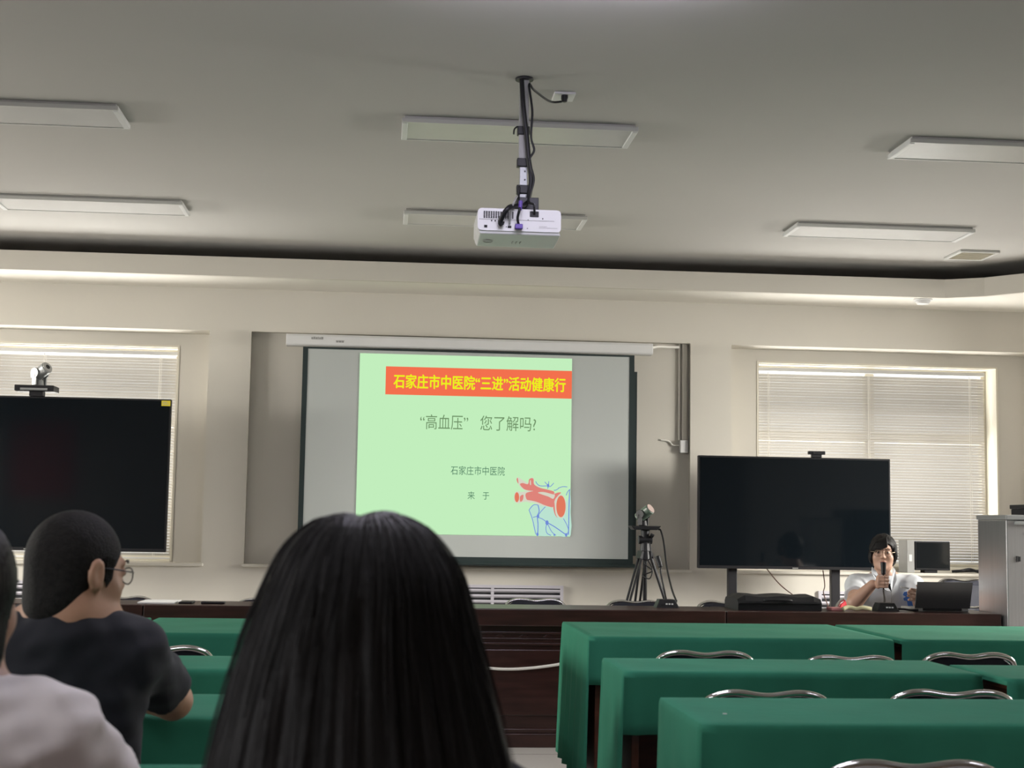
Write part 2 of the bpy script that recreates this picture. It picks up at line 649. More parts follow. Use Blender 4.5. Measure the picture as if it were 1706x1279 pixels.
cove.box(XR - 0.02, XR, -1.9, YF - .02, ZS + 0.03, ZC)
struct(cove.build('trim_2', COVE))
# sills
for n, (a, b) in enumerate(((-4.6, -1.27), (-1.0, 2.265), (2.545, 4.99))):
    struct(MB().box(a, b, YF - 0.03, YF + (0.06 if n == 1 else 0.28), ZSILL, ZSILL + 0.022).build('trim_%d' % (3 + n), WALL, bevel=0.006))

# windows: white frame, glass, outer reveal
for n, (x0, x1, z0, z1) in enumerate(OP):
    f = MB()
    y0, y1 = YW + .20, YW + .26
    t = 0.05
    f.box(x0, x1, y0, y1, z0, z0 + t)
    f.box(x0, x1, y0, y1, z1 - t, z1)
    f.box(x0, x0 + t, y0, y1, z0 + t, z1 - t)
    f.box(x1 - t, x1, y0, y1, z0 + t, z1 - t)
    xm = (x0 + x1) / 2
    f.box(xm - .035, xm + .035, y0, y1, z0 + t, z1 - t)
    f.box(x0 + t, xm - .035, y0 + .005, y1 - .005, 1.90, 1.97)
    f.box(xm + .035, x1 - t, y0 + .005, y1 - .005, 1.90, 1.97)
    wo = struct(f.build('window_%d' % (n + 1), TRIM))
    MB().box(x0 + t, x1 - t, YW + .228, YW + .232, z0 + t, z1 - t).build('pane', GLASS, wo)
    # painted architrave lining the opening
    g = MB()
    g.box(x0 - .001, x1 + .001, YW - .004, YW + .19, z1 - .012, z1 + .002)
    g.box(x1 - .012, x1 + .002, YW - .004, YW + .19, z0, z1 - .012)
    g.box(x0 - .002, x0 + .012, YW - .004, YW + .19, z0, z1 - .012)
    g.box(x0, x1, YW - .004, YW + .19, z0 - .002, z0 + .012)
    struct(g.build('trim_%d' % (6 + n), TRIM))
for n, (a, b) in enumerate(ys):
    f = MB()
    for p, q in ((a, a + .05), (b - .05, b), ((a + b) / 2 - .03, (a + b) / 2 + .03)):
        f.box(XL - .18, XL - .12, p, q, 0.9, 2.5)
    f.box(XL - .18, XL - .12, a, b, 0.9, 0.95)
    f.box(XL - .18, XL - .12, a, b, 2.45, 2.5)
    wo = struct(f.build('window_%d' % (3 + n), TRIM))  # out of view, put in to let side light enter


# ------------------------------------------------------------------ blinds
def blind(label, x0, x1, z0, z1, y, cords, tilt=48, pitch=0.0215, group='venetian blinds'):
    t = thing('venetian_blind', label, 'blind', ((x0 + x1) / 2, y, z1), group)
    MB().box(x0, x1, y - .016, y + .016, z1 - .028, z1).build('headrail', WHITE, t, bevel=0.003)
    sl = MB()
    n = int((z1 - z0 - .07) / pitch)
    th = math.radians(tilt)
    for i in range(n):
        zc = z1 - .058 - i * pitch
        wv = random.uniform(-.0006, .0006)
        row = []
        for xx in (x0 + .004, x1 - .004):
            col = []
            for k in range(4):
                u = (k / 3 - .5) * .025
                cr = 0.0016 * (1 - (2 * k / 3 - 1) ** 2)
                col.append((xx, y + u * math.cos(th) + cr * math.sin(th), zc + wv - u * math.sin(th) + cr * math.cos(th)))
            row.append(col)
        sl.grid(row)
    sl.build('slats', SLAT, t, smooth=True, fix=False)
    zb = z1 - .058 - n * pitch
    MB().box(x0 + .002, x1 - .002, y - .013, y + .013, zb - .012, zb).build('bottom_rail', WHITE, t, bevel=0.003)
    for xc in cords:
        c = MB()
        c.tube([(xc, y - .015, z1 - .03), (xc, y - .015, zb)], 0.0022, 6)
        c.tube([(xc + .012, y - .015, z1 - .03), (xc + .012, y - .015, zb)], 0.0012, 6)
        c.build('ladder_cord', CORD, t)
    return t


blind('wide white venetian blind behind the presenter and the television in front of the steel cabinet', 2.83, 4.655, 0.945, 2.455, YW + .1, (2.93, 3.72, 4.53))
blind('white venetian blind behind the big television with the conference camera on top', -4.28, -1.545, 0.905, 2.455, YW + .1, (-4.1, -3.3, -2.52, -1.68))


# ------------------------------------------------------------------ ceiling lamps
def ceiling_lamp(label, x0, x1, y0, y1, lit=False):
    t = thing('ceiling_lamp', label, 'ceiling light', ((x0 + x1) / 2, (y0 + y1) / 2, ZC), 'flat ceiling lamps')
    h = MB()
    z0 = ZC - 0.034
    h.box(x0, x1, y0, y0 + .012, z0, ZC - .012)
    h.box(x0, x1, y1 - .012, y1, z0, ZC - .012)
    h.box(x0 + .012, x1 - .012, y0 + .012, y1 - .012, ZC - .012, ZC)
    h.build('housing', LAMPF, t, bevel=0.002)
    MB().box(x0 + .028, x1 - .028, y0 + .012, y1 - .012, z0 - .045 if lit else z0 + .004, z0 + .012).build('diffuser', (lit if lit is not True else LAMPADDED) if lit else LAMPW, t)
    for a, b in ((x0, x0 + .028), (x1 - .028, x1)):
        MB().box(a, b, y0 + .012, y1 - .012, z0 - .003, ZC - .012).build('end_cap', WHITE, t, bevel=0.004)
    return t


LAMPADDED = emit('added_lamp_lit', (0.92, 0.90, 1.0), 9.0)  # glow of the added lamps out of view
LAMPLILAC = emit('lamp_lit_lilac', (0.86, 0.82, 1.0), 30.0)
ceiling_lamp('unlit flat ceiling lamp at left, in the nearer row away from the front wall', -2.385, -1.262, 6.62, 6.945)
ceiling_lamp('flat ceiling lamp tinted green, crossed by the projector pole', 0.042, 1.163, 6.62, 6.945)
ceiling_lamp('unlit flat ceiling lamp at right, nearer row, cut by the photo edge', 2.493, 3.614, 6.62, 6.945)
ceiling_lamp('unlit flat ceiling lamp at left, close to the ceiling step at the front', -2.365, -1.240, 8.61, 8.94)
ceiling_lamp('flat ceiling lamp half hidden behind the projector body', 0.079, 1.205, 8.64, 8.965)
ceiling_lamp('unlit flat ceiling lamp at right, beside the square ceiling hatch', 2.512, 3.656, 8.61, 8.94)
ceiling_lamp('lit cool white ceiling lamp just above the top of the picture', 0.02, 1.14, 4.44, 4.765, lit=LAMPLILAC)

ceiling_lamp('unseen lit lamp overhead at left, added as a light source', -2.385, -1.262, 2.30, 2.625, lit=True)  # this row is out of view, added to light the audience
ceiling_lamp('unseen lit lamp overhead in the middle, added as a light source', 0.042, 1.163, 2.30, 2.625, lit=True)
ceiling_lamp('unseen lit lamp overhead at right, added as a light source', 2.493, 3.614, 2.30, 2.625, lit=True)

ceiling_lamp('unseen lit lamp at left near the back wall, added to brighten the pale shirt', -2.385, -1.262, 0.25, 0.575, lit=emit('added_lamp_bright', (0.95, 0.93, 1.0), 26.0))  # added out of view to brighten the pale shirt

# square hatch, smoke detector, ceiling outlet
t = thing('ceiling_hatch', 'small square vent plate in the ceiling above the right window', 'vent', (3.987, 9.46, ZC))
f = MB()
for a in ((3.85, 4.13, 9.32, 9.345), (3.85, 4.13, 9.60, 9.625), (3.85, 3.875, 9.345, 9.60), (4.105, 4.13, 9.345, 9.60)):
    f.box(*a, ZC - .016, ZC)
f.build('frame', LAMPF, t, bevel=0.003)
f = MB()
for k in range(8):
    y = 9.36 + k * .032
    f.obox((3.99, y, ZC - .010), (1, 0, 0), (0, .8, .6), (0, -.6, .8), .115, .012, .0015)
f.build('louver', TRIM, t)
p = at(1541, 498, 9.98)
t = thing('smoke_detector', 'round white detector under the soffit near the right window', 'smoke detector', (p.x, 10.02, ZS))
MB().cyl((p.x, 10.02, ZS - .014), (p.x, 10.02, ZS), .068, .068, 28).build('base', WHITE, t, bevel=.003)
MB().cyl((p.x, 10.02, ZS - .040), (p.x, 10.02, ZS - .014), .040, .058, 28).build('body', WHITE, t, bevel=.006)

t = thing('ceiling_outlet', 'white ceiling socket with a black plug beside the projector pole', 'socket', (0.751, 6.20, ZC))
MB().box(0.705, 0.800, 6.15, 6.265, ZC - .012, ZC).build('plate', WHITE, t, bevel=.003)
q = MB()
q.cyl((0.752, 6.17, ZC - .042), (0.752, 6.17, ZC - .012), .012, .015, 14)
q.box(0.738, 0.766, 6.158, 6.182, ZC - .030, ZC - .012)
q.build('plug', BLACK, t, bevel=.003)

# ------------------------------------------------------------------ projector, its pole and its cables
PX, PY = 0.60, 6.46
ZC_ROOM, ZC = ZC, 3.27            # the set is modelled hanging from 3.27 m, then sized and mounted
mount_first = set(bpy.data.objects)
mount = t = thing('projector_mount', 'grey telescopic ceiling pole with a black bracket holding the projector', 'projector mount', (PX, PY, ZC))
MB().cyl((PX, PY, ZC - .012), (PX, PY, ZC), .042, .042, 28).build('ceiling_plate', BLACKM, t, bevel=.003)
MB().box(PX - .022, PX + .022, PY - .012, PY + .012, 2.86, ZC - .01).build('upper_tube', GREY, t, bevel=.003)
q = MB().box(PX - .016, PX + .020, PY - .009, PY + .009, 2.66, 2.90)
q.build('lower_tube', SILVER, t, bevel=.002)
for z in (3.02, 2.87, 2.745):
    MB().box(PX - .029, PX + .027, PY - .019, PY + .019, z - .02, z + .02).build('clamp', BLACK, t, bevel=.003)
for z in (2.83, 2.79):
    MB().cyl((PX + .008, PY - .012, z), (PX + .008, PY - .006, z), .004, n=10).build('screw', BLACK, t)
q = MB()
q.box(PX - .03, PX + .07, PY - .05, PY - .044, 2.625, 2.70)
q.box(PX - .03, PX - .024, PY - .05, PY + .05, 2.625, 2.70)
q.box(PX - .09, PX + .13, PY - .07, PY + .09, 2.617, 2.627)
q.build('bracket', BLACKM, t, bevel=.003)
for dx in (.005, .045):
    MB().cyl((PX + dx, PY - .056, 2.665), (PX + dx, PY - .049, 2.665), .007, n=12).build('bolt', SILVER, t)

t = thing('projector', 'white projector hanging upside down from the ceiling pole, sockets facing the room', 'projector', (0.575, 6.28, 2.50))
x0, x1, y0, y1, z0, z1 = 0.385, 0.757, 6.28, 6.56, 2.515, 2.615
b = MB()
prof = []
r = .018
for cx, cz, a0 in ((x1 - r, z1 - r, 0), (x0 + r, z1 - r, 90), (x0 + r, z0 + r, 180), (x1 - r, z0 + r, 270)):
    for k in range(5):
        a = math.radians(a0 + k * 22.5)
        prof.append(Vector((cx + r * math.cos(a), y0, cz + r * math.sin(a))))
b.prism(prof, (0, y1 - y0, 0))
b.build('body', WHITE, t)
cv = MB().prism([Vector((x0 + .004, y0 + .004, z0 + .005)), Vector((x0 + .004, y1 + .008, z0 + .005)), Vector((x0 + .014, y1 + .004, z0 - .018)), Vector((x0 + .012, y0 + .010, z0 - .014))], (x1 - x0 - .012, 0, 0))
cv.build('top_cover', WHITE, t, bevel=.004)
MB().box(x0 + .006, x1 - .03, y0 - .0015, y0 + .001, z1 - .051, z1 - .049).build('seam', GREY, t)
g = MB()
for i in range(13):
    for j in range(5):
        xx, zz = x0 + .026 + i * .0105, z1 - .014 - j * .0065
        g.box(xx, xx + .007, y0 - .002, y0 + .002, zz - .0045, zz)
g.build('vent_grille', DARK, t)
for dx, dz, w, h in ((.036, .082, .014, .011), (.062, .056, .006, .006), (.078, .056, .006, .006), (.096, .060, .006, .006), (.116, .062, .007, .007), (.142, .082, .016, .010), (.128, .082, .004, .004), (.180, .085, .030, .014), (.225, .048, .004, .004), (.290, .040, .005, .005), (.222, .086, .004, .004)):
    MB().box(x0 + dx - w / 2, x0 + dx + w / 2, y0 - .003, y0 + .003, z1 - dz - h / 2, z1 - dz + h / 2).build('port', DARK, t, bevel=.001)
MB().box(x0 + .232, x0 + .272, y0 - .004, y0 + .003, z1 - .034, z1 - .008).build('power_inlet', BLACK, t, bevel=.002)
q = MB()
for k in range(18):
    q.box(x0 + .275 + k * .0046, x0 + .2775 + k * .0046, y0 - .0012, y0 + .001, z1 - .0835, z1 - .0805)
q.box(x0 + .275, x0 + .31, y0 - .0012, y0 + .001, z1 - .077, z1 - .0755)
q.build('rating_label', GREY, t)
q = MB()
for k in range(3):
    xx = x0 + .168 + k * .018
    q.tube([(xx + .004, y0 + .15, z0 - .0165), (xx, y0 + .17, z0 - .0175), (xx + .002, y0 + .19, z0 - .0185)], .0022, 6)
q.build('button', GREY, t)
q = MB()
q.tube([(x0 + .058 + .021 * math.cos(a), y0 + .16 + .028 * math.sin(a), z0 - .0165) for a in np.linspace(0, 2 * PI, 25)[:-1]], .003, 6, closed=True)
q.build('badge_ring', GREY, t)
MB().cyl((x0 + .26, y1 - .002, z0 + .045), (x0 + .26, y1 + .03, z0 + .045), .036, .036, 24).build('lens', BLACK, t, bevel=.003)


def cable(label, pts, r, mat, name='cable', cat='cable', group=None, n=8, parent=None):
    ob = MB().tube(smoothpath(pts, n), r, 8).build(name, mat, parent, smooth=True)
    return ob if parent else tag(ob, label, cat, group)


yb = y0 - .012
cable('thick dark blue cable bundled down the projector pole', [(PX - .015, PY - .02, ZC - .005), (PX - .006, PY - .04, 3.12), (PX + .012, PY - .035, 2.98), (PX + .022, PY - .035, 2.88), (PX + .034, PY - .035, 2.80), (PX + .028, PY - .04, 2.72), (PX + .003, PY - .06, 2.66), (PX - .08, y0 - .05, 2.61), (PX - .115, y0 - .025, 2.555), (x0 + .108, y0 - .018, z1 - .079)], .0115, BLACK, name='blue_cable', parent=mount)
cable('thin black power cable looping from the ceiling socket down the projector pole', [(0.800, 6.668, ZC - .04), (0.74, 6.64, ZC - .05), (PX + .05, PY + .02, ZC - .05), (PX + .02, PY - .03, ZC - .04), (PX + .034, PY - .05, 3.10), (PX + .03, PY - .05, 2.98), (PX + .045, PY - .05, 2.92), (PX + .025, PY - .05, 2.87), (PX + .045, PY - .055, 2.78), (PX + .02, PY - .075, 2.68), (PX + .03, y0 - .03, 2.63), (x0 + .252, y0 - .012, 2.597)], .0055, BLACK, name='power_cable', parent=mount)
vc = MB().tube(smoothpath([(PX - .02, PY - .045, 2.75), (PX - .025, PY - .07, 2.68), (PX - .030, y0 - .03, 2.62), (PX - .04, y0 - .03, 2.57), (x0 + .182, y0 - .012, z1 - .072)], 8), .006, 8).build('video_cable', BLACK, mount, smooth=True)
MB().cyl((PX - .027, y0 - .034, 2.645), (PX - .031, y0 - .034, 2.603), .0095, .008, 14).build('collar', PURPLE, vc)
MB().box(x0 + .165, x0 + .199, y0 - .03, y0 - .004, z1 - .094, z1 - .072).build('connector', PURPLE, vc, bevel=.003)
cable('grey audio lead running from the pole bracket into the projector back', [(PX - .03, PY - .06, 2.70), (PX - .05, y0 - .03, 2.655), (PX - .07, y0 - .03, 2.60), (x0 + .142, y0 - .006, z1 - .070)], .0045, GREY, name='audio_cable', parent=mount)
# a cable tie tail on the pole
MB().tube(smoothpath([(PX - .03, PY - .02, 3.035), (PX - .045, PY - .03, 3.02), (PX - .048, PY - .03, 2.995)]), .004, 6).build('cable_tie', BLACK, mount)

ZC = ZC_ROOM
for o in set(bpy.data.objects) - mount_first:
    if o.type == 'MESH':
        o.data.transform(Matrix.Scale(.927, 4))
    else:
        r = Vector(o.location) - Vector((PX, PY, 3.27))
        o.location = Vector((.556, 5.988, ZC)) + r * .927

# ------------------------------------------------------------------ projection screen and slide
YS = 10.35
t = thing('projection_screen', 'pull-down projection screen with black border showing a pale green slide', 'projection screen', (0.6, YS, .92))
hs = MB()
cx, cz, R = YS + .05, 2.513, .045
hs.prism([Vector((-0.725, cx + .05 * sx, cz + .042 * sz)) for sx, sz in ((-1, -.75), (-1, .6), (-.75, 1), (1, 1), (1, -1), (-.75, -1))], (2.665, 0, 0))
hs.build('housing', WHITE, t, bevel=.004)
q = MB()
q.box(-.545, -.461, YS - .0025, YS + .002, 2.517, 2.520)
for k, (a, b) in enumerate(((0, .012), (.015, .027), (.03, .042), (.045, .052), (.056, .066), (.069, .084))):
    q.box(-.545 + a, -.545 + b, YS - .0025, YS + .002, 2.520, 2.532 + .003 * (k % 2))
q.build('maker_mark', GREY, t)
q = MB()
q.box(-.37, -.308, YS - .0025, YS + .002, 2.510, 2.513)
for k in range(3):
    q.box(-.368 + k * .02, -.353 + k * .02, YS - .0025, YS + .002, 2.498, 2.5101)
q.build('model_mark', GREY, t)
xa, xb, za, zb = -0.602, 1.802, 0.945, 2.462
MB().box(xa + .035, xb - .035, YS + .004, YS + .008, za + .035, zb - .012).build('fabric', FABRIC, t)
q = MB()
q.box(xa, xa + .036, YS + .001, YS + .009, za, zb)
q.box(xb - .036, xb, YS + .001, YS + .009, za, zb)
q.box(xa + .036, xb - .036, YS + .001, YS + .009, zb - .013, zb)
q.box(xa + .036, xb - .036, YS + .001, YS + .009, za, za + .036)
q.box(xb, xb + .022, YS + .006, YS + .016, za + .06, zb - .12)
q.build('border', SCRBLK, t)
MB().cyl((xa - .01, YS + .006, za - .012), (xb + .015, YS + .006, za - .012), .014, n=14).build('bottom_bar', SCRBLK, t)

GS = 1.0
SL_BG = emit('slide_green', lin(194, 238, 189), GS)
SL_RED = emit('slide_red', lin(243, 112, 78), GS)
SL_YEL = emit('slide_yellow', lin(236, 240, 30), GS)
SL_TXT = emit('slide_title_grey', lin(112, 146, 104), GS)
SL_TX2 = emit('slide_text_green', lin(78, 126, 98), GS)
ART_R = emit('slide_vessel_red', lin(222, 132, 122), GS)
ART_L = emit('slide_vessel_light', lin(214, 214, 196), GS)
ART_O = emit('slide_vessel_opening', lin(224, 122, 95), GS)
ART_B = emit('slide_nerve_blue', lin(112, 138, 214), GS)
sx0, sx1, sz0, sz1 = -0.195, 1.342, 1.137, 2.425
slide = MB().box(sx0, sx1, YS - .0005, YS + .0035, sz0, sz1).build('slide', SL_BG, t)
YL = YS - .0006                                            # the layer on the slide


def on(x, y, lift=0.0):
    p = at(x, y, YL)
    return Vector((p.x, YL - lift, p.z))


a, b = on(643, 612), on(643, 656)
MB().box(a.x, sx1, YL - .0006, YL, on(800, 660).z - .002, on(800, 614).z).build('heading_band', SL_RED, slide)


def text(body, name, mat, x0, x1, zc, h, bold=0.0):
    cu = bpy.data.curves.new(name, 'FONT')
    cu.body = body
    cu.size = 1.0
    cu.resolution_u = 3
    tmp = bpy.data.objects.new(name, cu)
    C.objects.link(tmp)
    bpy.context.view_layer.update()
    me0 = bpy.data.meshes.new_from_object(tmp.evaluated_get(bpy.context.evaluated_depsgraph_get()))
    bpy.data.objects.remove(tmp)
    xs = [v.co.x for v in me0.vertices]
    zs = [v.co.y for v in me0.vertices]
    mx, Mx, mz, Mz = min(xs), max(xs), min(zs), max(zs)
    mb = MB()
    shifts = [(0, 0), (-bold, 0), (bold, 0), (0, bold), (0, -bold)] if bold else [(0, 0)]
    faces = [tuple(f.vertices) for f in me0.polygons]
    for k, (dx, dz) in enumerate(shifts):
        mb.add([(x0 + (v.co.x - mx) / (Mx - mx) * (x1 - x0) + dx, YL - .0012 - .00012 * k, zc + ((v.co.y - mz) / (Mz - mz) - .5) * h + dz) for v in me0.vertices], faces)
    return mb.build(name, mat, slide, fix=False)


px = 10.35 / 2400
text('石家庄市中医院“三进”活动健康行', 'heading_text', SL_YEL, on(656, 636).x, on(942, 640).x, on(800, 638).z, 23.5 * px, bold=0.0022)
text('“高血压”', 'title_text', SL_TXT, on(700, 702).x, on(780, 702).x, on(740, 703).z, 25 * px)
text('您了解吗?', 'title_text', SL_TXT, on(800, 705).x, on(893, 705).x, on(850, 705.5).z, 25 * px)
text('石家庄市中医院', 'hospital_text', SL_TX2, on(751, 785).x, on(841, 785).x, on(796, 784).z, 15 * px)
text('来', 'speaker_text', SL_TX2, on(779, 825).x, on(791, 825).x, on(785, 825).z, 13 * px)
text('于', 'speaker_text', SL_TX2, on(804, 826).x, on(815, 826).x, on(809, 826).z, 12 * px)

# the artery picture in the corner of the slide; zoomed-photo points


def z6(x, y, lift=0.0):
    return on(840 + x * 120 / 1279, 780 + y * 120 / 1279, lift)


def flat(mb, pts, lift, n=5):
    q = smoothpath([z6(x, y, lift) for x, y in pts], n, closed=True)
    mb.add(q, [tuple(range(len(q)))])


ar = MB()
flat(ar, [(520, 640), (700, 660), (900, 700), (1100, 600), (1178, 480), (1178, 800), (1178, 1192), (900, 1192), (570, 1192), (500, 950), (440, 740)], .0003, 2)
ar.build('picture_wash', emit('slide_wash', lin(186, 226, 208), GS), slide, fix=False)
ar = MB()
for k, ln in enumerate(([(440, 740), (500, 900), (560, 1170)], [(440, 740), (520, 650), (600, 650)], [(600, 650), (620, 760), (590, 850), (600, 1000), (595, 1170)], [(730, 680), (640, 780), (600, 850)], [(600, 870), (680, 900), (760, 960)], [(760, 960), (740, 1060), (760, 1150), (830, 1190)], [(760, 960), (840, 1120), (920, 1190)], [(760, 960), (900, 1040), (1100, 1180)], [(1050, 890), (1110, 1000), (1140, 1100), (1110, 1190)], [(1160, 380), (1150, 700), (1145, 1000), (1140, 1180)], [(560, 230), (580, 270), (640, 310), (780, 310)], [(720, 240), (780, 310)], [(790, 230), (785, 310), (770, 360)], [(880, 260), (820, 320), (780, 310)], [(960, 350), (1040, 325), (1120, 330)], [(880, 390), (930, 380), (980, 340)], [(510, 870), (590, 850)], [(1100, 480), (1130, 410), (1170, 370)])):
    c = smoothpath([z6(x, y, .0008) for x, y in ln], 6)
    ar.tube(c, .0026 if k not in (2, 9, 7) else .0036, 5)
for x, y, rr in ((600, 850, 28), (760, 965, 36), (780, 305, 26), (590, 1170, 26), (1100, 1180, 26), (890, 1180, 18)):
    flat(ar, [(x + rr * math.cos(q) * .8, y + rr * math.sin(q) * 1.2) for q in np.linspace(0, 2 * PI, 9)[:-1]], .0009, 3)
ar.build('nerve_net', ART_B, slide, fix=False)
ar = MB()
flat(ar, [(225, 415), (300, 420), (400, 405), (520, 395), (480, 600), (400, 590), (320, 600), (225, 612)], .0010)
flat(ar, [(225, 165), (270, 170), (340, 215), (440, 265), (470, 170), (520, 175), (545, 280), (640, 335), (620, 420), (420, 400), (330, 370), (260, 290)], .0010)
flat(ar, [(600, 420), (900, 440), (1010, 430), (960, 500), (930, 640), (930, 860), (850, 700), (700, 670), (560, 610)], .0010)
ar.build('vessel_edge', ART_L, slide, fix=False)
ar = MB()
flat(ar, [(390, 440), (480, 410), (600, 395), (760, 420), (880, 450), (950, 430), (1010, 430), (960, 480), (900, 560), (870, 680), (800, 680), (680, 640), (560, 600), (420, 570), (380, 500)], .0012)
flat(ar, [(280, 280), (330, 260), (420, 280), (440, 200), (480, 175), (520, 190), (530, 280), (620, 340), (760, 375), (880, 410), (860, 450), (640, 410), (500, 400), (380, 380), (320, 340)], .0013)
flat(ar, [(220, 190), (240, 170), (250, 230), (250, 270), (230, 240)], .0012)
flat(ar, [(280, 500), (340, 470), (330, 560), (285, 590)], .0012)
flat(ar, [(870, 690), (890, 600), (910, 800), (950, 880), (900, 820)], .0012)
ar.build('vessel', ART_R, slide, fix=False)
for name, mat, lift, shapes in (('vessel_shine', ART_L, .0018, ([(600, 430), (700, 420), (860, 460), (900, 470), (870, 540), (780, 500), (660, 460)],)),
                                ('vessel_shine', ART_L, .0018, ([(400, 560), (560, 590), (700, 650), (560, 620), (420, 580)],)),
                                ('vessel_shine', ART_L, .0018, ([(455, 230), (470, 210), (475, 290), (460, 290)],))):
    ar = MB()
    for q in shapes:
        flat(ar, q, lift)
    ar.build(name, mat, slide, fix=False)
for name, mat, lift, ovals in (('vessel_rim', ART_L, .0016, ((1005, 675, 98, 212), (225, 512, 52, 102))), ('vessel_opening', ART_O, .0022, ((1007, 675, 82, 192), (225, 512, 40, 88)))):
    for cxx, cyy, rx, ry in ovals:
        ar = MB()
        flat(ar, [(cxx + rx * math.cos(q), cyy + ry * math.sin(q)) for q in np.linspace(0, 2 * PI, 17)[:-1]], lift, 4)
        ar.build(name, mat, slide, fix=False)

# cable trunking and switch on the wall beside the screen
t = thing('cable_trunking', 'vertical white cable trunking on the wall beside the projection screen', 'cable trunking', (2.215, 10.54, 1.8))
MB().box(2.195, 2.232, YF + .032, YF + .06, 1.86, ZBEAM).build('cover', WALL, t, bevel=.003)
MB().box(2.168, 2.182, YF + .045, YF + .06, 1.86, ZBEAM).build('wire_cover', WALL, t, bevel=.002)
tag(MB().box(2.178, 2.24, YF + .02, YF + .06, 1.765, 1.86).build('switch_box', WHITE, None, bevel=.006), 'small white switch box at the lower end of the wall trunking', 'switch')
tag(MB().tube(smoothpath([(2.178, 10.545, 1.82), (2.13, 10.55, 1.822), (2.10, 10.552, 1.85), (2.04, 10.553, 1.86)]), .006, 6).build('wall_wire', CORD), 'short pale wire leaving the switch box on the wall', 'cable')
tag(MB().tube(smoothpath([(1.94, 10.42, 2.53), (2.0, 10.45, 2.545), (2.08, 10.50, 2.55), (2.17, 10.54, 2.555)]), .010, 8).build('screen_cable', CORD), 'pale cable from the screen housing to the wall trunking', 'cable')


# ------------------------------------------------------------------ wall grilles
def grille(label, x0, x1, z0, z1, splits):
    t = thing('wall_grille', label, 'wall grille', ((x0 + x1) / 2, YF, z0), 'louvred grilles under the sills')
    f = MB()
    w = .022
    f.box(x0, x1, YF - .02, YF, z0, z0 + w)
    f.box(x0, x1, YF - .02, YF, z1 - w, z1)
    for xx in [x0 + w / 2] + splits + [x1 - w / 2]:
        f.box(xx - w / 2, xx + w / 2, YF - .0195, YF - .001, z0 + w, z1 - w)
    f.build('frame', GRILLE, t)
    MB().box(x0 + .005, x1 - .005, YF - .003, YF - .0005, z0 + .005, z1 - .005).build('back_panel', DARK, t)
    s = MB()
    n = int((z1 - z0 - 2 * w) / .038)
    for i in range(n):
        zz = z0 + w + (i + .5) * (z1 - z0 - 2 * w) / n
        s.obox(((x0 + x1) / 2, YF - .010, zz), (1, 0, 0), (0, .8, -.6), (0, .6, .8), (x1 - x0) / 2 - w, .010, .0085)
    s.build('louver_slats', GRILLE, t)
    return t


grille('long pale louvred grille in the wall below the projection screen', -0.1, 1.316, 0.50, 0.78, [0.32, 0.80])
grille('pale louvred grille in the wall under the television with the yellow sticker', -3.4, -2.35, 0.50, 0.77, [-2.9])
grille('pale louvred grille in the wall behind the right television stand', 3.214, 4.4, 0.50, 0.765, [3.8])

# ------------------------------------------------------------------ televisions on stands
def television(label, x0, x1, z0, z1, y, cols):
    t = thing('television', label, 'television', ((x0 + x1) / 2, y + .05, 0))
    MB().box(x0, x1, y, y + .045, z0, z1).build('casing', BLACK, t, bevel=.004)
    MB().box(x0 + .012, x1 - .012, y - .0015, y + .001, z0 + .022, z1 - .012).build('screen', TVGLASS, t)
    MB().box((x0 + x1) / 2 - .02, (x0 + x1) / 2 + .02, y - .003, y, z0 + .006, z0 + .012).build('indicator', GREY, t)
    for xc in cols:
        MB().box(xc - .032, xc + .032, y + .05, y + .10, .06, z0 + .4).build('stand_post', BLACKM, t, bevel=.004)
        MB().box(xc - .03, xc + .03, y - .17, y + .32, .05, .09).build('stand_foot', BLACKM, t, bevel=.006)
        for yy in (y - .14, y + .29):
            MB().cyl((xc - .012, yy, .026), (xc + .012, yy, .026), .026, n=16).build('caster', BLACK, t)
    MB().box(cols[0] + .032, cols[1] - .032, y + .055, y + .095, .45, .50).build('crossbar', BLACKM, t, bevel=.004)
    MB().box(x0 + .25, x1 - .25, y + .045, y + .085, z0 + .15, z1 - .15).build('back_housing', BLACK, t, bevel=.008)
    return t


tvr = television('wide black television on two dark posts beside the presenter, small bar camera on top', 2.203, 3.592, 0.934, 1.724, 10.0, (2.462, 3.205))
tvl = television('tall black television with a yellow sticker on its upper corner', -3.30, -1.465, 0.992, 2.031, 10.0, (-2.9, -1.85))
q = MB().box(-1.530, -1.470, 9.9965, 9.9985, 1.985, 2.022)
q.build('sticker', YELLOW, tvl)
q = MB()
for k in range(2):
    q.box(-1.522, -1.492 + .01 * k, 9.9955, 9.9966, 2.008 - k * .012, 2.012 - k * .012)
q.build('sticker_print', GREY, tvl.children[-1])
t = thing('bar_camera', 'small black bar camera standing on top of the right television', 'camera', (3.055, 10.02, 1.72))
MB().box(2.995, 3.115, 9.985, 10.025, 1.745, 1.770).build('body', BLACK, t, bevel=.005)
MB().box(3.02, 3.09, 9.99, 10.03, 1.724, 1.746).build('foot', BLACK, t, bevel=.003)
MB().cyl((3.03, 9.98, 1.757), (3.03, 9.99, 1.757), .007, n=12).build('lens', DARK, t)


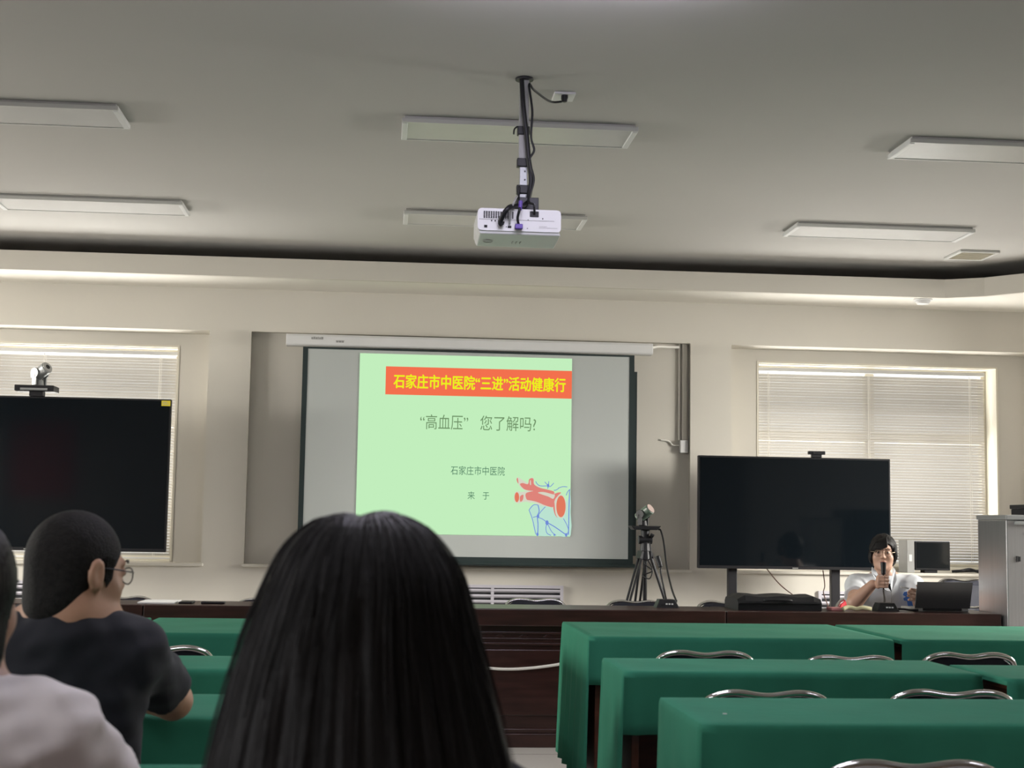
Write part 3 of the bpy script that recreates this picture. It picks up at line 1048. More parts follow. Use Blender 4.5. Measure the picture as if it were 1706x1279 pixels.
def ptz_camera(name, label, base, zrot, cup_dir, body_mat, scale=1.0, lens=True):
    """a small conference camera: foot, fork and a tilted barrel"""
    b = Vector(base)
    t = thing(name, label, 'camera', b)
    k = scale
    MB().cyl(b, b + Vector((0, 0, .045 * k)), .036 * k, .028 * k, 20).build('neck', body_mat[0], t, bevel=.003)
    c = b + Vector((0, 0, .095 * k))
    d = Vector(cup_dir).normalized()
    side = d.cross(Vector((0, 0, 1))).normalized()
    f = MB()
    for sg in (-1, 1):
        f.cyl(c + side * sg * .046 * k, c + side * sg * .056 * k, .038 * k, n=18)
        f.obox(c + side * sg * .050 * k - Vector((0, 0, .045 * k)), side, (0, 0, 1), side.cross(Vector((0, 0, 1))), .006 * k, .045 * k, .02 * k)
    f.build('fork', body_mat[0], t, bevel=.002)
    MB().cyl(c - d * .058 * k, c + d * .085 * k, .044 * k, .046 * k, 24).build('barrel', body_mat[1], t, bevel=.006)
    MB().cyl(c + d * .085 * k, c + d * .090 * k, .040 * k, .040 * k, 24).build('front_ring', body_mat[2], t)
    if lens:
        MB().cyl(c + d * .089 * k, c + d * .093 * k, .018 * k, .018 * k, 18).build('lens', DARK, t)
    return t


# conference camera on the big television
t = thing('camera_box', 'flat black box lying on the big television under the silver camera', 'box', (-2.345, 10.02, 2.031))
MB().box(-2.50, -2.24, 9.93, 10.10, 2.062, 2.102).build('case', BLACK, t, bevel=.004)
MB().box(-2.46, -2.28, 9.926, 9.932, 2.068, 2.082).build('front_strip', SILVER, t)
MB().box(-2.41, -2.32, 9.97, 10.05, 2.031, 2.063).build('foot', BLACK, t, bevel=.003)
ptz_camera('conference_camera', 'silver tilting conference camera on the black box over the big television', (-2.355, 10.01, 2.102), 0, (.72, -.45, .50), (SILVER, SILVER, GREY), .92)

# ------------------------------------------------------------------ tripod and its camera
tp = at(1075, 884, 9.45)
TX, TY = tp.x, 9.45
t = thing('tripod', 'black camera tripod standing in front of the right edge of the projection screen', 'tripod', (TX, TY, 0))
pl = MB()
pl.prism([Vector((TX - .105, TY - .07, 1.222)), Vector((TX + .095, TY - .07, 1.222)), Vector((TX + .07, TY - .07, 1.196)), Vector((TX - .085, TY - .07, 1.196))], (0, .14, 0))
pl.build('tray', BLACK, t, bevel=.005)
hd = MB()
hd.cyl((TX, TY, 1.10), (TX, TY, 1.198), .024, .030, 18)
hd.cyl((TX - .045, TY, 1.13), (TX + .045, TY, 1.13), .028, n=18)
hd.cyl((TX, TY, 1.05), (TX, TY, 1.11), .036, .030, 18)
hd.build('pan_head', BLACKM, t, bevel=.003)
MB().cyl((TX + .03, TY - .03, 1.165), (TX + .05, TY - .03, 1.155), .012, n=12).build('locking_knob', BLACK, t)
MB().cyl((TX, TY, .62), (TX, TY, 1.06), .014, n=14).build('center_column', BLACKM, t)
MB().cyl((TX, TY, 1.0), (TX, TY, 1.06), .045, .038, 18).build('crown', BLACKM, t, bevel=.004)
feet = [(-.33, -.16), (-.06, .40), (.36, -.12)]
for fx, fy in feet:
    d = Vector((fx, fy, -1.03)).normalized()
    top = Vector((TX, TY, 1.03)) + Vector((fx, fy, 0)).normalized() * .035
    foot = Vector((TX + fx, TY + fy, .015))
    mid = top.lerp(foot, .52)
    sd = d.cross(Vector((0, 0, 1))).normalized()
    lg = MB()
    for sg in (-1, 1):
        lg.cyl(top + sd * sg * .017, mid + sd * sg * .017, .0085, n=10)
    lg.cyl(top.lerp(foot, .40), foot, .009, .008, 10)
    lg.obox(mid, d, sd, d.cross(sd), .025, .030, .012)
    lg.obox(top, d, sd, d.cross(sd), .025, .026, .016)
    o = lg.build('leg', BLACKM, t)
    MB().ball(foot, (.016, .016, .015), 12, 8).build('rubber_foot', BLACK, o, smooth=True)
q = MB()
for i, (fx, fy) in enumerate(feet):
    q.cyl((TX, TY, .66), (TX + fx * .42, TY + fy * .42, .61), .006, n=8)
q.build('spreader', BLACKM, t)
cam_t = ptz_camera('tripod_camera', 'small dark camera tilted upward on the tripod tray', (TX - .015, TY, 1.222), 0, (.62, -.55, .56), (BLACK, pm('dark_green_plastic', (0.10, 0.14, 0.11), 0.35), pm('warm_grey_cap', (0.34, 0.26, 0.24), 0.5)), .80, lens=False)
cable('black cable dropping from the tripod tray to the desk', [(TX + .09, TY, 1.20), at(1101, 884, 9.42), at(1106, 905, 9.36), at(1111, 945, 9.2), at(1119, 980, 9.0), at(1126, 999, 8.75), (at(1128, 1010, 8.45).x, 8.47, .785), (at(1126, 1012, 8.38).x, 8.40, .768), (at(1122, 1012, 8.36).x, 8.37, .765)], .006, BLACK)
cable('thin black cable looped between the legs of the tripod', [(TX + .02, TY - .05, 1.12), (TX + .03, TY - .06, 1.02), (TX - .02, TY - .07, .98), (TX + .035, TY - .07, .93), (TX - .03, TY - .07, .90), (TX + .02, TY - .06, .88), (TX + .04, TY - .05, .94), (TX + .01, TY - .045, 1.0)], .004, BLACK)

# ------------------------------------------------------------------ the long front desk: four units
DY0, DY1, DZ = 8.0, 8.44, 0.755


def desk(label, x0, x1):
    t = thing('conference_desk', label, 'desk', ((x0 + x1) / 2, 8.3, 0), 'dark wooden front desks')
    MB().box(x0, x1, DY0, DY1, DZ - .095, DZ).build('desktop', WOOD, t, bevel=.006)
    b = MB()
    b.box(x0 + .004, x1 - .004, DY0 + .05, DY0 + .075, .0, DZ - .095)
    b.box(x0 + .004, x0 + .03, DY0 + .075, DY1 - .03, .0, DZ - .095)
    b.box(x1 - .03, x1 - .004, DY0 + .075, DY1 - .03, .0, DZ - .095)
    b.build('carcass', WOOD, t, bevel=.003)
    m = MB()
    for z, h, d in ((.615, .012, .016), (.585, .008, .012), (.555, .012, .016)):
        m.box(x0 + .004, x1 - .004, DY0 + .05 - d, DY0 + .05, z, z + h)
    m.box(x0 + .004, x1 - .004, DY0 + .045, DY0 + .0502, .567, .615)
    m.build('moulding', WOOD, t, bevel=.003)
    c = MB()
    n = int((x1 - x0) / .13)
    for i in range(n):
        xx = x0 + (i + .5) * (x1 - x0) / n
        c.prism([Vector((xx + dx, DY0 + .040, .600 + dz)) for dx, dz in ((-.028, 0), (-.009, .009), (0, .017), (.009, .009), (.028, 0), (.009, -.009), (0, -.017), (-.009, -.009))], (0, .006, 0))
    c.build('carving', WOOD, t, bevel=.002)
    p = MB()
    p.box(x0 + .10, x1 - .10, DY0 + .040, DY0 + .0502, .17, .53)
    p.build('raised_panel', WOOD, t, bevel=.010)
    pl = MB()
    pl.box(x0 + .002, x1 - .002, DY0 + .025, DY0 + .0505, .0, .075)
    pl.box(x0 + .002, x1 - .002, DY0 + .034, DY0 + .0505, .075, .10)
    pl.build('plinth', WOOD, t, bevel=.004)
    return t


desk('dark wooden desk unit behind which the presenter sits', 1.926, 3.515)
desk('dark wooden desk unit below the right half of the projection screen, camera tripod behind it', .326, 1.922)
desk('dark wooden desk unit below the left edge of the projection screen', -1.278, .322)
desk('dark wooden desk unit in front of the big television with the yellow sticker', -2.882, -1.282)
cable('white cable hanging in a shallow curve across the front of the dark desk', [atz(0, 0, 9), ][:0] + [at(760, 1096, 8.015), at(800, 1110, 8.015), at(840, 1114.5, 8.015), at(890, 1112, 8.015), at(945, 1104, 8.015), at(1000, 1092, 8.015)], .008, CORD)

# ------------------------------------------------------------------ steel cabinet and rack at the right end of the desk
t = thing('steel_cabinet', 'tall brushed steel cabinet at the right end of the desk', 'cabinet', (3.66, 8.1, 0))
MB().box(3.53, 3.785, 7.95, 8.35, .03, 1.29).build('body', STEEL, t, bevel=.006)
MB().box(3.525, 3.80, 7.94, 8.36, 1.29, 1.318).build('lid', SILVER, t, bevel=.005)
MB().box(3.575, 3.70, 7.936, 7.95, 1.262, 1.282).build('handle', SILVER, t, bevel=.004)
MB().box(3.54, 3.775, 7.96, 8.34, 0, .03).build('plinth', BLACK, t)
MB().cyl((3.64, 7.946, 1.215), (3.64, 7.951, 1.215), .005, n=10).build('lock', DARK, t)
for xx in (3.585, 3.685):
    q = MB().box(xx, xx + .012, 7.945, 7.951, 1.055, 1.085).box(xx + .015, xx + .024, 7.945, 7.951, 1.055, 1.083)
    q.build('slot', DARK, t)
MB().box(3.7365, 3.739, 7.9485, 7.951, .05, 1.26).build('door_seam', DARK, t)
t = thing('equipment_rack', 'black equipment rack cut off by the right edge, beside the steel cabinet', 'rack', (4.0, 8.2, 0))
MB().box(3.805, 4.3, 7.98, 8.5, .03, 1.36).build('body', BLACK, t, bevel=.006)
q = MB()
for k in range(40):
    q.box(3.815, 4.29, 7.974, 7.981, .12 + k * .030, .132 + k * .030)
q.build('front_slats', BLACKM, t)
MB().box(3.80, 4.31, 7.97, 8.51, 1.36, 1.385).build('top_plate', BLACKM, t, bevel=.004)
for xx in (3.83, 4.27):
    MB().cyl((xx, 8.05, 0), (xx, 8.05, .03), .02, n=12).build('foot', BLACK, t)
t = thing('louvred_unit', 'cream louvred unit on the far wall behind the steel cabinet', 'air conditioner', (5.2, 10.4, 0))
MB().box(4.86, 5.55, 10.22, 10.47, 0, 1.43).build('body', TRIM, t, bevel=.01)
q = MB()
for k in range(9):
    q.obox((5.2, 10.215, 1.385 - k * .024), (1, 0, 0), (0, .8, .6), (0, -.6, .8), .31, .012, .004)
q.build('louver_slats', TRIM, t)

# ------------------------------------------------------------------ things on the desk and the sills
t = thing('document_case', 'flat black case lying on the desk in front of the right television', 'case', (2.33, 8.3, DZ))
c = MB()
P = []
xs = np.linspace(2.015, 2.50, 12)
for i, xx in enumerate(xs):
    e = min(i, len(xs) - 1 - i)
    h = .085 + .004 * math.sin(i * 1.3) - (.02 if e == 0 else 0)
    P.append([(xx, 8.10, DZ), (xx, 8.095, DZ + h * .6), (xx, 8.12, DZ + h * .95), (xx, 8.26, DZ + h * 1.03), (xx, 8.40, DZ + h * .95), (xx, 8.425, DZ + h * .6), (xx, 8.42, DZ)])
c.grid(P)
c.add(P[0], [tuple(range(7))])
c.add(P[-1], [tuple(range(6, -1, -1))])
c.build('shell', BLACK, t, bevel=.006)
MB().tube(smoothpath([(2.16, 8.09, DZ + .055), (2.18, 8.065, DZ + .06), (2.30, 8.06, DZ + .06), (2.32, 8.09, DZ + .055)]), .007, 8).build('handle', BLACK, t, smooth=True)
MB().box(2.02, 2.495, 8.090, 8.10, DZ + .040, DZ + .046).build('zip', BLACKM, t)

t = thing('laptop', 'dark grey open laptop on the desk in front of the presenter, seen from behind', 'laptop', (3.20, 8.25, DZ))
MB().box(3.08, 3.405, 8.20, 8.42, DZ, DZ + .018).build('base', GREY, t, bevel=.004)
LAP = pm('laptop_lid', (0.10, 0.10, 0.105), 0.40, metal=0.6, var=.04)
q = MB()
q.prism([Vector((3.08, 8.190, DZ + .018)), Vector((3.08, 8.199, DZ + .018)), Vector((3.08, 8.150, DZ + .172)), Vector((3.08, 8.142, DZ + .170))], (.330, 0, 0))
q.build('lid', LAP, t, bevel=.002)
MB().cyl((3.13, 8.195, DZ + .012), (3.36, 8.195, DZ + .012), .007, n=10).build('hinge', BLACK, t)

t = thing('monitor', 'small black monitor standing on the window sill behind the presenter', 'monitor', (4.08, 10.58, ZSILL + .022))
zb = ZSILL + .022
MB().box(3.955, 4.225, 10.50, 10.53, zb + .02, zb + .235).build('casing', BLACK, t, bevel=.006)
MB().box(3.966, 4.214, 10.498, 10.501, zb + .036, zb + .225).build('screen', TVGLASS, t)
MB().box(4.03, 4.13, 10.51, 10.60, zb, zb + .022).build('foot', BLACK, t, bevel=.004)
t = thing('computer_tower', 'slim grey computer case standing beside the small monitor on the sill', 'computer', (3.89, 10.58, zb))
MB().box(3.893, 3.95, 10.50, 10.68, zb, zb + .242).build('case', GREY, t, bevel=.004)
MB().box(3.908, 3.93, 10.497, 10.501, zb + .085, zb + .135).build('front_label', WHITE, t)
cable('black cables lying in a heap on the sill beside the small monitor', [(4.26, 10.56, zb + .012), (4.33, 10.54, zb + .02), (4.40, 10.56, zb + .03), (4.46, 10.53, zb + .012), (4.55, 10.55, zb + .016), (4.62, 10.54, zb + .03), (4.68, 10.56, zb + .016), (4.60, 10.60, zb + .012), (4.45, 10.60, zb + .018), (4.30, 10.59, zb + .012)], .010, BLACK)
cable('thin dark cable hanging slanted from the right television to the grille', [at(1278, 948, 10.06), at(1300, 974, 10.2), at(1330, 997, 10.3), at(1362, 1017, 10.4)], .004, TWOOD)
cable('thin brown cable hanging straight behind the right television post', [at(1371, 950, 10.12), at(1374, 975, 10.2), at(1372, 988, 10.3), at(1380, 1010, 10.3)], .004, TWOOD)


def gooseneck(label, base, pts, hp, hd, hl=.075):
    b = Vector(base)
    t = thing('desk_microphone', label, 'microphone', b)
    q = MB()
    P = [[(b.x + sx * (.068 - .022 * v) , b.y + sy * (.055 - .012 * v) + .01 * v, b.z + .046 * v) for v in (0, .25, .7, 1.0)] for sx, sy in ((-1, -1), (1, -1), (1, 1), (-1, 1))]
    q.grid(P, closed_u=True)
    q.add([p[-1] for p in P], [(0, 1, 2, 3)])
    q.add([p[0] for p in P], [(3, 2, 1, 0)])
    q.build('base', BLACK, t, bevel=.008, seg=3)
    k = MB()
    for dx in (-.012, .004, .020):
        k.box(b.x + dx, b.x + dx + .010, b.y - .054, b.y - .046, b.z + .018, b.z + .026)
    k.build('button', WHITE, t)
    MB().tube(smoothpath(pts), .0055, 8).build('gooseneck', BLACK, t, smooth=True)
    h = Vector(hp)
    d = Vector(hd).normalized()
    MB().cyl(h, h + d * hl, .013, .017, 16).build('microphone_head', BLACK, t, bevel=.005, seg=3)
    return t


GRIP = at(1472, 969, 8.585)
GAX = Vector((0.02, 0.06, 1)).normalized()
mb_ = Vector((at(1475, 1020, 8.2).x, 8.2, DZ))
mh = GRIP + GAX * .044
mic = gooseneck('black gooseneck microphone with a square base held by the presenter', mb_, [mb_ + Vector((0, .02, .04)), at(1474, 1000, 8.30), at(1472, 984, 8.47), GRIP - GAX * .055, GRIP - GAX * .02, GRIP + GAX * .02, mh], mh, GAX, .075)
MB().tube(smoothpath([mb_ + Vector((.06, .03, .010)), mb_ + Vector((.10, 0, .012)), mb_ + Vector((.14, -.01, .008)), mb_ + Vector((.19, -.015, .007))]), .006, 8).build('lead', BLACK, mic, smooth=True)
bx = at(1110, 1012, 8.3).x
m2 = at(1101, 945, 8.42)
gooseneck('black gooseneck microphone with a slim head standing on the desk in front of the tripod', (bx, 8.3, DZ), [(bx, 8.3, DZ + .04), at(1107, 985, 8.36), at(1101, 955, 8.41), m2], m2, (at(1095, 926, 8.44) - m2), .07)

MB_items = []
t = at(262, 1007, 8.2)
tag(MB().box(-1.33, -1.13, 8.12, 8.40, DZ, DZ + .006).build('paper_sheet', PAPER, None), 'white papers lying flat on the front desk beside the dark phone', 'paper')
tag(MB().box(-1.11, -1.035, 8.12, 8.26, DZ, DZ + .011).build('mobile_phone', BLACK, None, bevel=.004), 'small dark phone lying on the front desk beside the white papers', 'phone')
tag(MB().box(-.99, -.86, 8.13, 8.20, DZ, DZ + .012).build('pen_case', BLACK, None, bevel=.005), 'narrow dark pen case on the front desk beside the phone', 'pen case')
tag(MB().box(2.57, 2.64, 8.14, 8.24, DZ, DZ + .018).build('small_box', PINK, None, bevel=.004), 'small pink box on the desk in front of the red chair', 'box')
q = MB()
pts = [(2.63 + i * .027, 8.12 + .012 * math.sin(i), DZ + .012 + .010 * abs(math.sin(i * 1.1))) for i in range(7)]
q.tube(smoothpath(pts), [.012] * 49, 10)
tag(q.build('tissue_packet', CREAM, None, smooth=True), 'crumpled cream packet on the desk beside the microphone base', 'packet')


# ------------------------------------------------------------------ tables under green cloths
def cloth_table(x0, x1, y0, y1, label_table, label_cloth, left_long=False, right_long=False, front=.20, seed=0, h=.75):
    rr = random.Random(seed)
    zt = h - .006
    cx, cy = (x0 + x1) / 2, (y0 + y1) / 2
    t = thing('reading_table', label_table, 'table', (cx, cy, 0), 'brown tables under green cloths')
    MB().box(x0 + .01, x1 - .01, y0 + .01, y1 - .01, zt - .03, zt).build('tabletop', TWOOD, t, bevel=.003)
    for a, b in ((x0 + .03, x0 + .055), (x1 - .055, x1 - .03)):
        MB().box(a, b, y0 + .05, y1 - .03, .0, zt - .03).build('side_panel', TWOOD, t, bevel=.003)
    MB().box(x0 + .055, x1 - .055, y1 - .07, y1 - .05, .12, zt - .03).build('modesty_panel', TWOOD, t)
    # cloth: a top sheet with hanging sides that fold in soft waves
    nx, ny = max(8, int((x1 - x0) / .035)), max(6, int((y1 - y0) / .04))
    q = MB()
    ph = rr.uniform(0, 6)

    def top(i, j):
        u, v = i / nx, j / ny
        x, y = x0 + u * (x1 - x0), y0 + v * (y1 - y0)
        z = h + .0022 * math.sin(x * 9 + ph) * math.sin(y * 13 + ph) * min(1, 8 * min(u, 1 - u)) * min(1, 8 * min(v, 1 - v))
        return (x, y, z)
    q.grid([[top(i, j) for j in range(ny + 1)] for i in range(nx + 1)])
    sides = (('f', [top(i, 0) for i in range(nx + 1)], (0, -1)), ('r', [top(nx, j) for j in range(ny + 1)], (1, 0)),
             ('b', [top(i, ny) for i in range(nx, -1, -1)], (0, 1)), ('l', [top(0, j) for j in range(ny, -1, -1)], (-1, 0)))
    drop = {'f': front, 'b': .22, 'l': .62 if left_long else .02, 'r': .62 if right_long else .02}
    rim, N, D = [], [], []
    for k in range(4):
        kd, pts, nv = sides[k]
        for i, pt in enumerate(pts):
            rim.append(pt)
            D.append(drop[kd])
            v = Vector((*nv, 0))
            if i == 0:
                v = v + Vector((*sides[k - 1][2], 0))
            if i == len(pts) - 1:
                v = v + Vector((*sides[(k + 1) % 4][2], 0))
            N.append(v.normalized())
    m = len(rim)
    cols = []
    for i in range(m):
        p = Vector(rim[i])
        nrm = N[i]
        s_ = (p.x + p.y)
        col = [tuple(p)]
        for k, f in enumerate((0.0, .02, .08, .2, .4, .6, .8, 1.0)):
            out = .006 * min(1, f * 50 + .4) + f * D[i] * .035
            wave = f * min(1, D[i] / .3) * (1 if D[i] > .1 else 0) * (.010 * math.sin(s_ * 38 + ph) + .006 * math.sin(s_ * 71 + 2 * ph))
            pp = p + nrm * (out + wave)
            col.append((pp.x, pp.y, p.z - .006 - f * (D[i] - .006) if k else p.z - .003))
        cols.append(col)
    q.grid(cols, closed_u=True)
    o = q.build('tablecloth', CLOTH, None, smooth=True, solid=-.0012)
    bm = bmesh.new()
    bm.from_mesh(o.data)
    bmesh.ops.remove_doubles(bm, verts=bm.verts, dist=1e-5)
    bmesh.ops.recalc_face_normals(bm, faces=bm.faces)
    bm.to_mesh(o.data)
    bm.free()
    tag(o, label_cloth, 'tablecloth', 'green cloths on the tables')
    return t


cloth_table(.775, 1.985, 3.455, 3.985, 'brown table under the green cloth with a small white speck, right of the aisle', 'green cloth with a small white speck, on the front table right of the aisle', left_long=True, seed=1)
cloth_table(.795, 1.985, 4.69, 5.165, 'brown table right of the aisle with its wood showing below the cloth', 'green cloth in the middle row right of the aisle, long side hanging beside the aisle', left_long=True, seed=2)
cloth_table(2.03, 3.23, 4.58, 5.06, 'table of the middle row at the right photo edge, set slightly forward of its neighbour', 'green cloth of the middle row reaching the right photo edge, slightly lower than its neighbour', seed=3, h=.745)
cloth_table(.885, 2.20, 6.12, 7.04, 'deep table right of the aisle standing directly before the dark desk', 'green cloth right of the aisle directly before the dark desk, draped down its aisle side', left_long=True, seed=4)
cloth_table(2.245, 3.53, 6.12, 7.04, 'deep table directly before the desk unit of the presenter', 'green cloth directly before the desk unit of the presenter and the steel cabinet', seed=5)
cloth_table(-1.05, .15, 6.12, 7.05, 'deep table before the desk, between the long hair and the black T-shirt', 'green cloth left of the aisle before the dark desk, creased at its left corner', right_long=True, seed=6)
cloth_table(-2.30, -1.09, 6.12, 7.05, 'deep table before the desk, behind the head of the man in black', 'green cloth before the desk, mostly hidden by the man in the black T-shirt', seed=7)
cloth_table(-1.10, .12, 4.64, 5.11, 'table in the middle row between the man in black and the long-haired person', 'green cloth in the middle row between the man in black and the long-haired person', right_long=True, seed=8)
cloth_table(-1.15, .10, 3.52, 4.0, 'table on which the man in black rests his elbow', 'green cloth on which the man in black rests his elbow', right_long=True, seed=9)
cloth_table(-1.15, .08, 2.35, 2.865, 'table at the bottom edge between the pale shirt and the long hair', 'green cloth showing as a strip at the bottom edge beside the pale shirt', right_long=True, seed=10)
tag(MB().box(-.004, .006, -.003, .003, 0, .0015).build('paper_scrap', PAPER), 'tiny white scrap on the green cloth closest to the camera', 'paper scrap')
bpy.data.objects['paper_scrap'].location = (*atz(1207, 1190, .75).xy, .7515)


# ------------------------------------------------------------------ folding chairs
def make_chair(name, label, pad, group):
    t = thing(name, label, 'chair', (0, 0, 0), group)
    up = []
    half = [(.205, .24, .012), (.205, .12, .26), (.205, .02, .44), (.205, -.10, .58), (.200, -.165, .675), (.178, -.190, .728), (.140, -.198, .750), (.085, -.200, .756), (0, -.200, .746)]
    up = [Vector(p) for p in half]
    full = up + [Vector((-p.x, p.y, p.z)) for p in reversed(up[:-1])]
    MB().tube(smoothpath(full, 6), .0115, 12).build('main_frame', CHROME, t, smooth=True)
    rear = [(.185, -.21, .012), (.185, -.04, .26), (.185, .12, .43), (.17, .155, .445)]
    rr = [Vector(p) for p in rear]
    full = rr + [Vector((-p.x, p.y, p.z)) for p in reversed(rr)]
    MB().tube(smoothpath(full, 5), .010, 10).build('rear_frame', CHROME, t, smooth=True)
    for sx in (-1, 1):
        for x, y in ((.205, .24), (.185, -.21)):
            MB().cyl((sx * x, y, 0), (sx * x, y, .03), .014, .013, 12).build('rubber_foot', BLACK, t)
    MB().cyl((-.185, -.15, .10), (.185, -.15, .10), .006, n=10).build('stretcher', CHROME, t)
    # padded seat
    s = MB()
    prof = [(-.19, -.14), (-.19, .14), (-.15, .19), (.15, .19), (.19, .14), (.19, -.14), (.15, -.17), (-.15, -.17)]
    s.prism([Vector((x, y, .445)) for x, y in prof], (0, 0, .045))
    s.build('seat', pad, t, bevel=.014, seg=3)
    # padded backrest, following the curve of the top tube
    b = MB()
    outl = [(-.195, .555), (-.195, .660), (-.176, .716), (-.139, .741), (-.085, .747), (0, .738), (.085, .747), (.139, .741), (.176, .716), (.195, .660), (.195, .555), (.15, .535), (-.15, .535)]
    b.prism([Vector((x, -.09 - (z - .53) * .47 - .012 * (1 - (x / .19) ** 2), z)) for x, z in outl], (0, .022, .006))
    b.build('backrest', pad, t, bevel=.007, seg=3)
    return t


proto = make_chair('folding_chair', 'chrome folding chair with dark pad', VINYL, 'chrome folding chairs in the audience')
first = [True]


def put_chair(x, y, rz, label, group, sz=1.0, src=None):
    if src is None and first[0]:
        o, first[0] = proto, False
    else:
        o = copy_tree(src or proto)
    o.location = (x, y, 0)
    o.rotation_euler = (0, 0, rz)
    o.scale = (1, 1, sz)
    o['label'] = label
    o['group'] = group
    return o


GA = 'chrome folding chairs in the audience'
GD = 'folding chairs behind the front desk'
for cxp, cyp, Y, lab in ((1179, 1083, 5.52, 'chrome folding chair closest to the aisle behind the second green table from the desk'),
                         (1415, 1091, 5.48, 'chrome folding chair between two others behind the middle row of green tables, its top lowest'),
                         (1615, 1086, 5.55, 'chrome folding chair where two green cloths of the middle row overlap'),
                         (1282, 1149, 4.20, 'chrome folding chair just above the front green cloth with the white speck, toward the aisle'),
                         (1590, 1148, 4.20, 'chrome folding chair just above the front green cloth, away from the aisle'),
                         (1526, 1265, 2.94, 'chrome folding chair at the very bottom edge, before the front green cloth'),
                         (268, 1074, 5.50, 'chrome folding chair beside the black sleeve of the man, left of the aisle')):
    p = at(cxp, cyp, Y)
    put_chair(p.x, p.y + .20, random.uniform(-.05, .05), lab, GA, sz=p.z / .767)
for cxp, cyp, lab in ((889, 996, 'dark padded chair behind the desk, in front of the grille below the screen'),
                      (1061, 999, 'dark padded chair behind the desk at the foot of the tripod'),
                      (1212, 1000, 'dark padded chair behind the black document case'),
                      (446, 996, 'dark padded chair behind the desk beside the long hair'),
                      (205, 992, 'dark padded chair behind the desk beside the chin of the man in black'),
                      (40, 995, 'dark padded chair behind the desk at the left photo edge')):
    p = at(cxp, cyp, 9.2)
    put_chair(p.x, 9.0, PI + random.uniform(-.08, .08), lab, GD, sz=p.z / .767)
p = at(1606, 962, 9.35)
put_chair(p.x, 9.15, PI, 'taller dark padded chair between the laptop and the steel cabinet', GD, sz=p.z / .767)
p = at(1628, 1008, 8.9)
put_chair(p.x, 8.7 + .03, PI + .06, 'low dark padded chair behind the desk right beside the steel cabinet', GD, sz=p.z / .767)
red = make_chair('folding_chair', 'red padded folding chair on which the presenter sits', REDV, GD)
p = at(1452, 992, 9.2)
red.location = (p.x - .02, 9.075, 0)
red.rotation_euler = (0, 0, PI)
red['label'] = 'red padded folding chair on which the presenter sits'
red.scale = (1, 1, 1.02)

# red banner on the back wall, reflected in the big television
tag(MB().box(-5.55, -4.6, YB, YB + .02, 1.5, 2.65).build('wall_banner', BANNER), 'red banner on the back wall, seen only as a reflection in the big television', 'banner')


# ------------------------------------------------------------------ people
UP = np.array([0.0, 0.0, 1.0])


def frame(fd, tilt=0.0, nod=0.0):
    f = np.array([fd[0], fd[1], nod], float)
    f /= np.linalg.norm(f)
    r = np.cross(f, UP)
    r /= np.linalg.norm(r)
    u = np.cross(r, f)
    c, s = math.cos(tilt), math.sin(tilt)
    return c * r + s * u, f, -s * r + c * u


def local(c, fr, k=1.0):
    c = np.array(c, float)
    return lambda a, b, d: c + (fr[0] * a + fr[1] * b + fr[2] * d) * k


def head_sdf(s, c, fr, k=1.0, ears=True, round_face=0.0):
    L = local(c, fr, k)
    R = [fr[0], fr[1], fr[2]]

    def e(p, r, kk=.02, op='u'):
        s.ell(L(*p), np.array(r) * k, R, kk * k, op)
    e((0, -.012, .02), (.077, .097, .095), 0)
    e((0, .03, -.035), (.064 + round_face, .062, .082), .03)
    e((0, .045, -.085), (.044 + round_face, .042, .032), .03)
    for g in (-1, 1):
        e((g * .036, .058, -.032), (.028 + round_face * .5, .026, .028), .02)
    e((0, .079, .024), (.050, .014, .010), .015)
    for g in (-1, 1):
        e((g * .031, .101, .004), (.018, .014, .011), .010, 's')
        e((g * .031, .083, .004), (.0135, .0125, .0115), .003)
    s.cap(L(0, .090, .012), .007 * k, L(0, .108, -.024), .0115 * k, .012 * k)
    for g in (-1, 1):
        s.cap(L(g * .010, .097, -.028), .0075 * k, L(g * .006, .102, -.028), .007 * k, .006 * k)
    e((0, .092, -.055), (.022, .009, .0055), .006)
    e((0, .090, -.066), (.018, .009, .0065), .006)
    e((0, .080, -.098), (.020, .018, .016), .02)
    if ears:
        for g in (-1, 1):
            e((g * .084, -.006, -.004), (.008, .020, .034), .006)
            e((g * .091, -.002, -.002), (.005, .010, .018), .004, 's')
            e((g * .079, .004, -.028), (.008, .010, .010), .006)


def eyes(parent, c, fr, k=1.0, brow=True):
    L = local(c, fr, k)
    for g in (-1, 1):
        MB().ball(L(g * .031, .0895, .004), .0078 * k, 14, 10).build('eye', EYEW, parent, smooth=True)
        if brow:
            MB().tube(smoothpath([L(g * .014, .098, .024), L(g * .032, .097, .030), L(g * .050, .086, .026)], 6), [.0022 * k] * 13, 6).build('eyebrow', HAIR, parent, smooth=True)
    MB().tube(smoothpath([L(-.020, .094, -.0605), L(-.008, .1015, -.0595), L(.008, .1015, -.0595), L(.020, .094, -.0605)], 6), .0032 * k, 6).build('mouth', LIPS, parent, smooth=True)


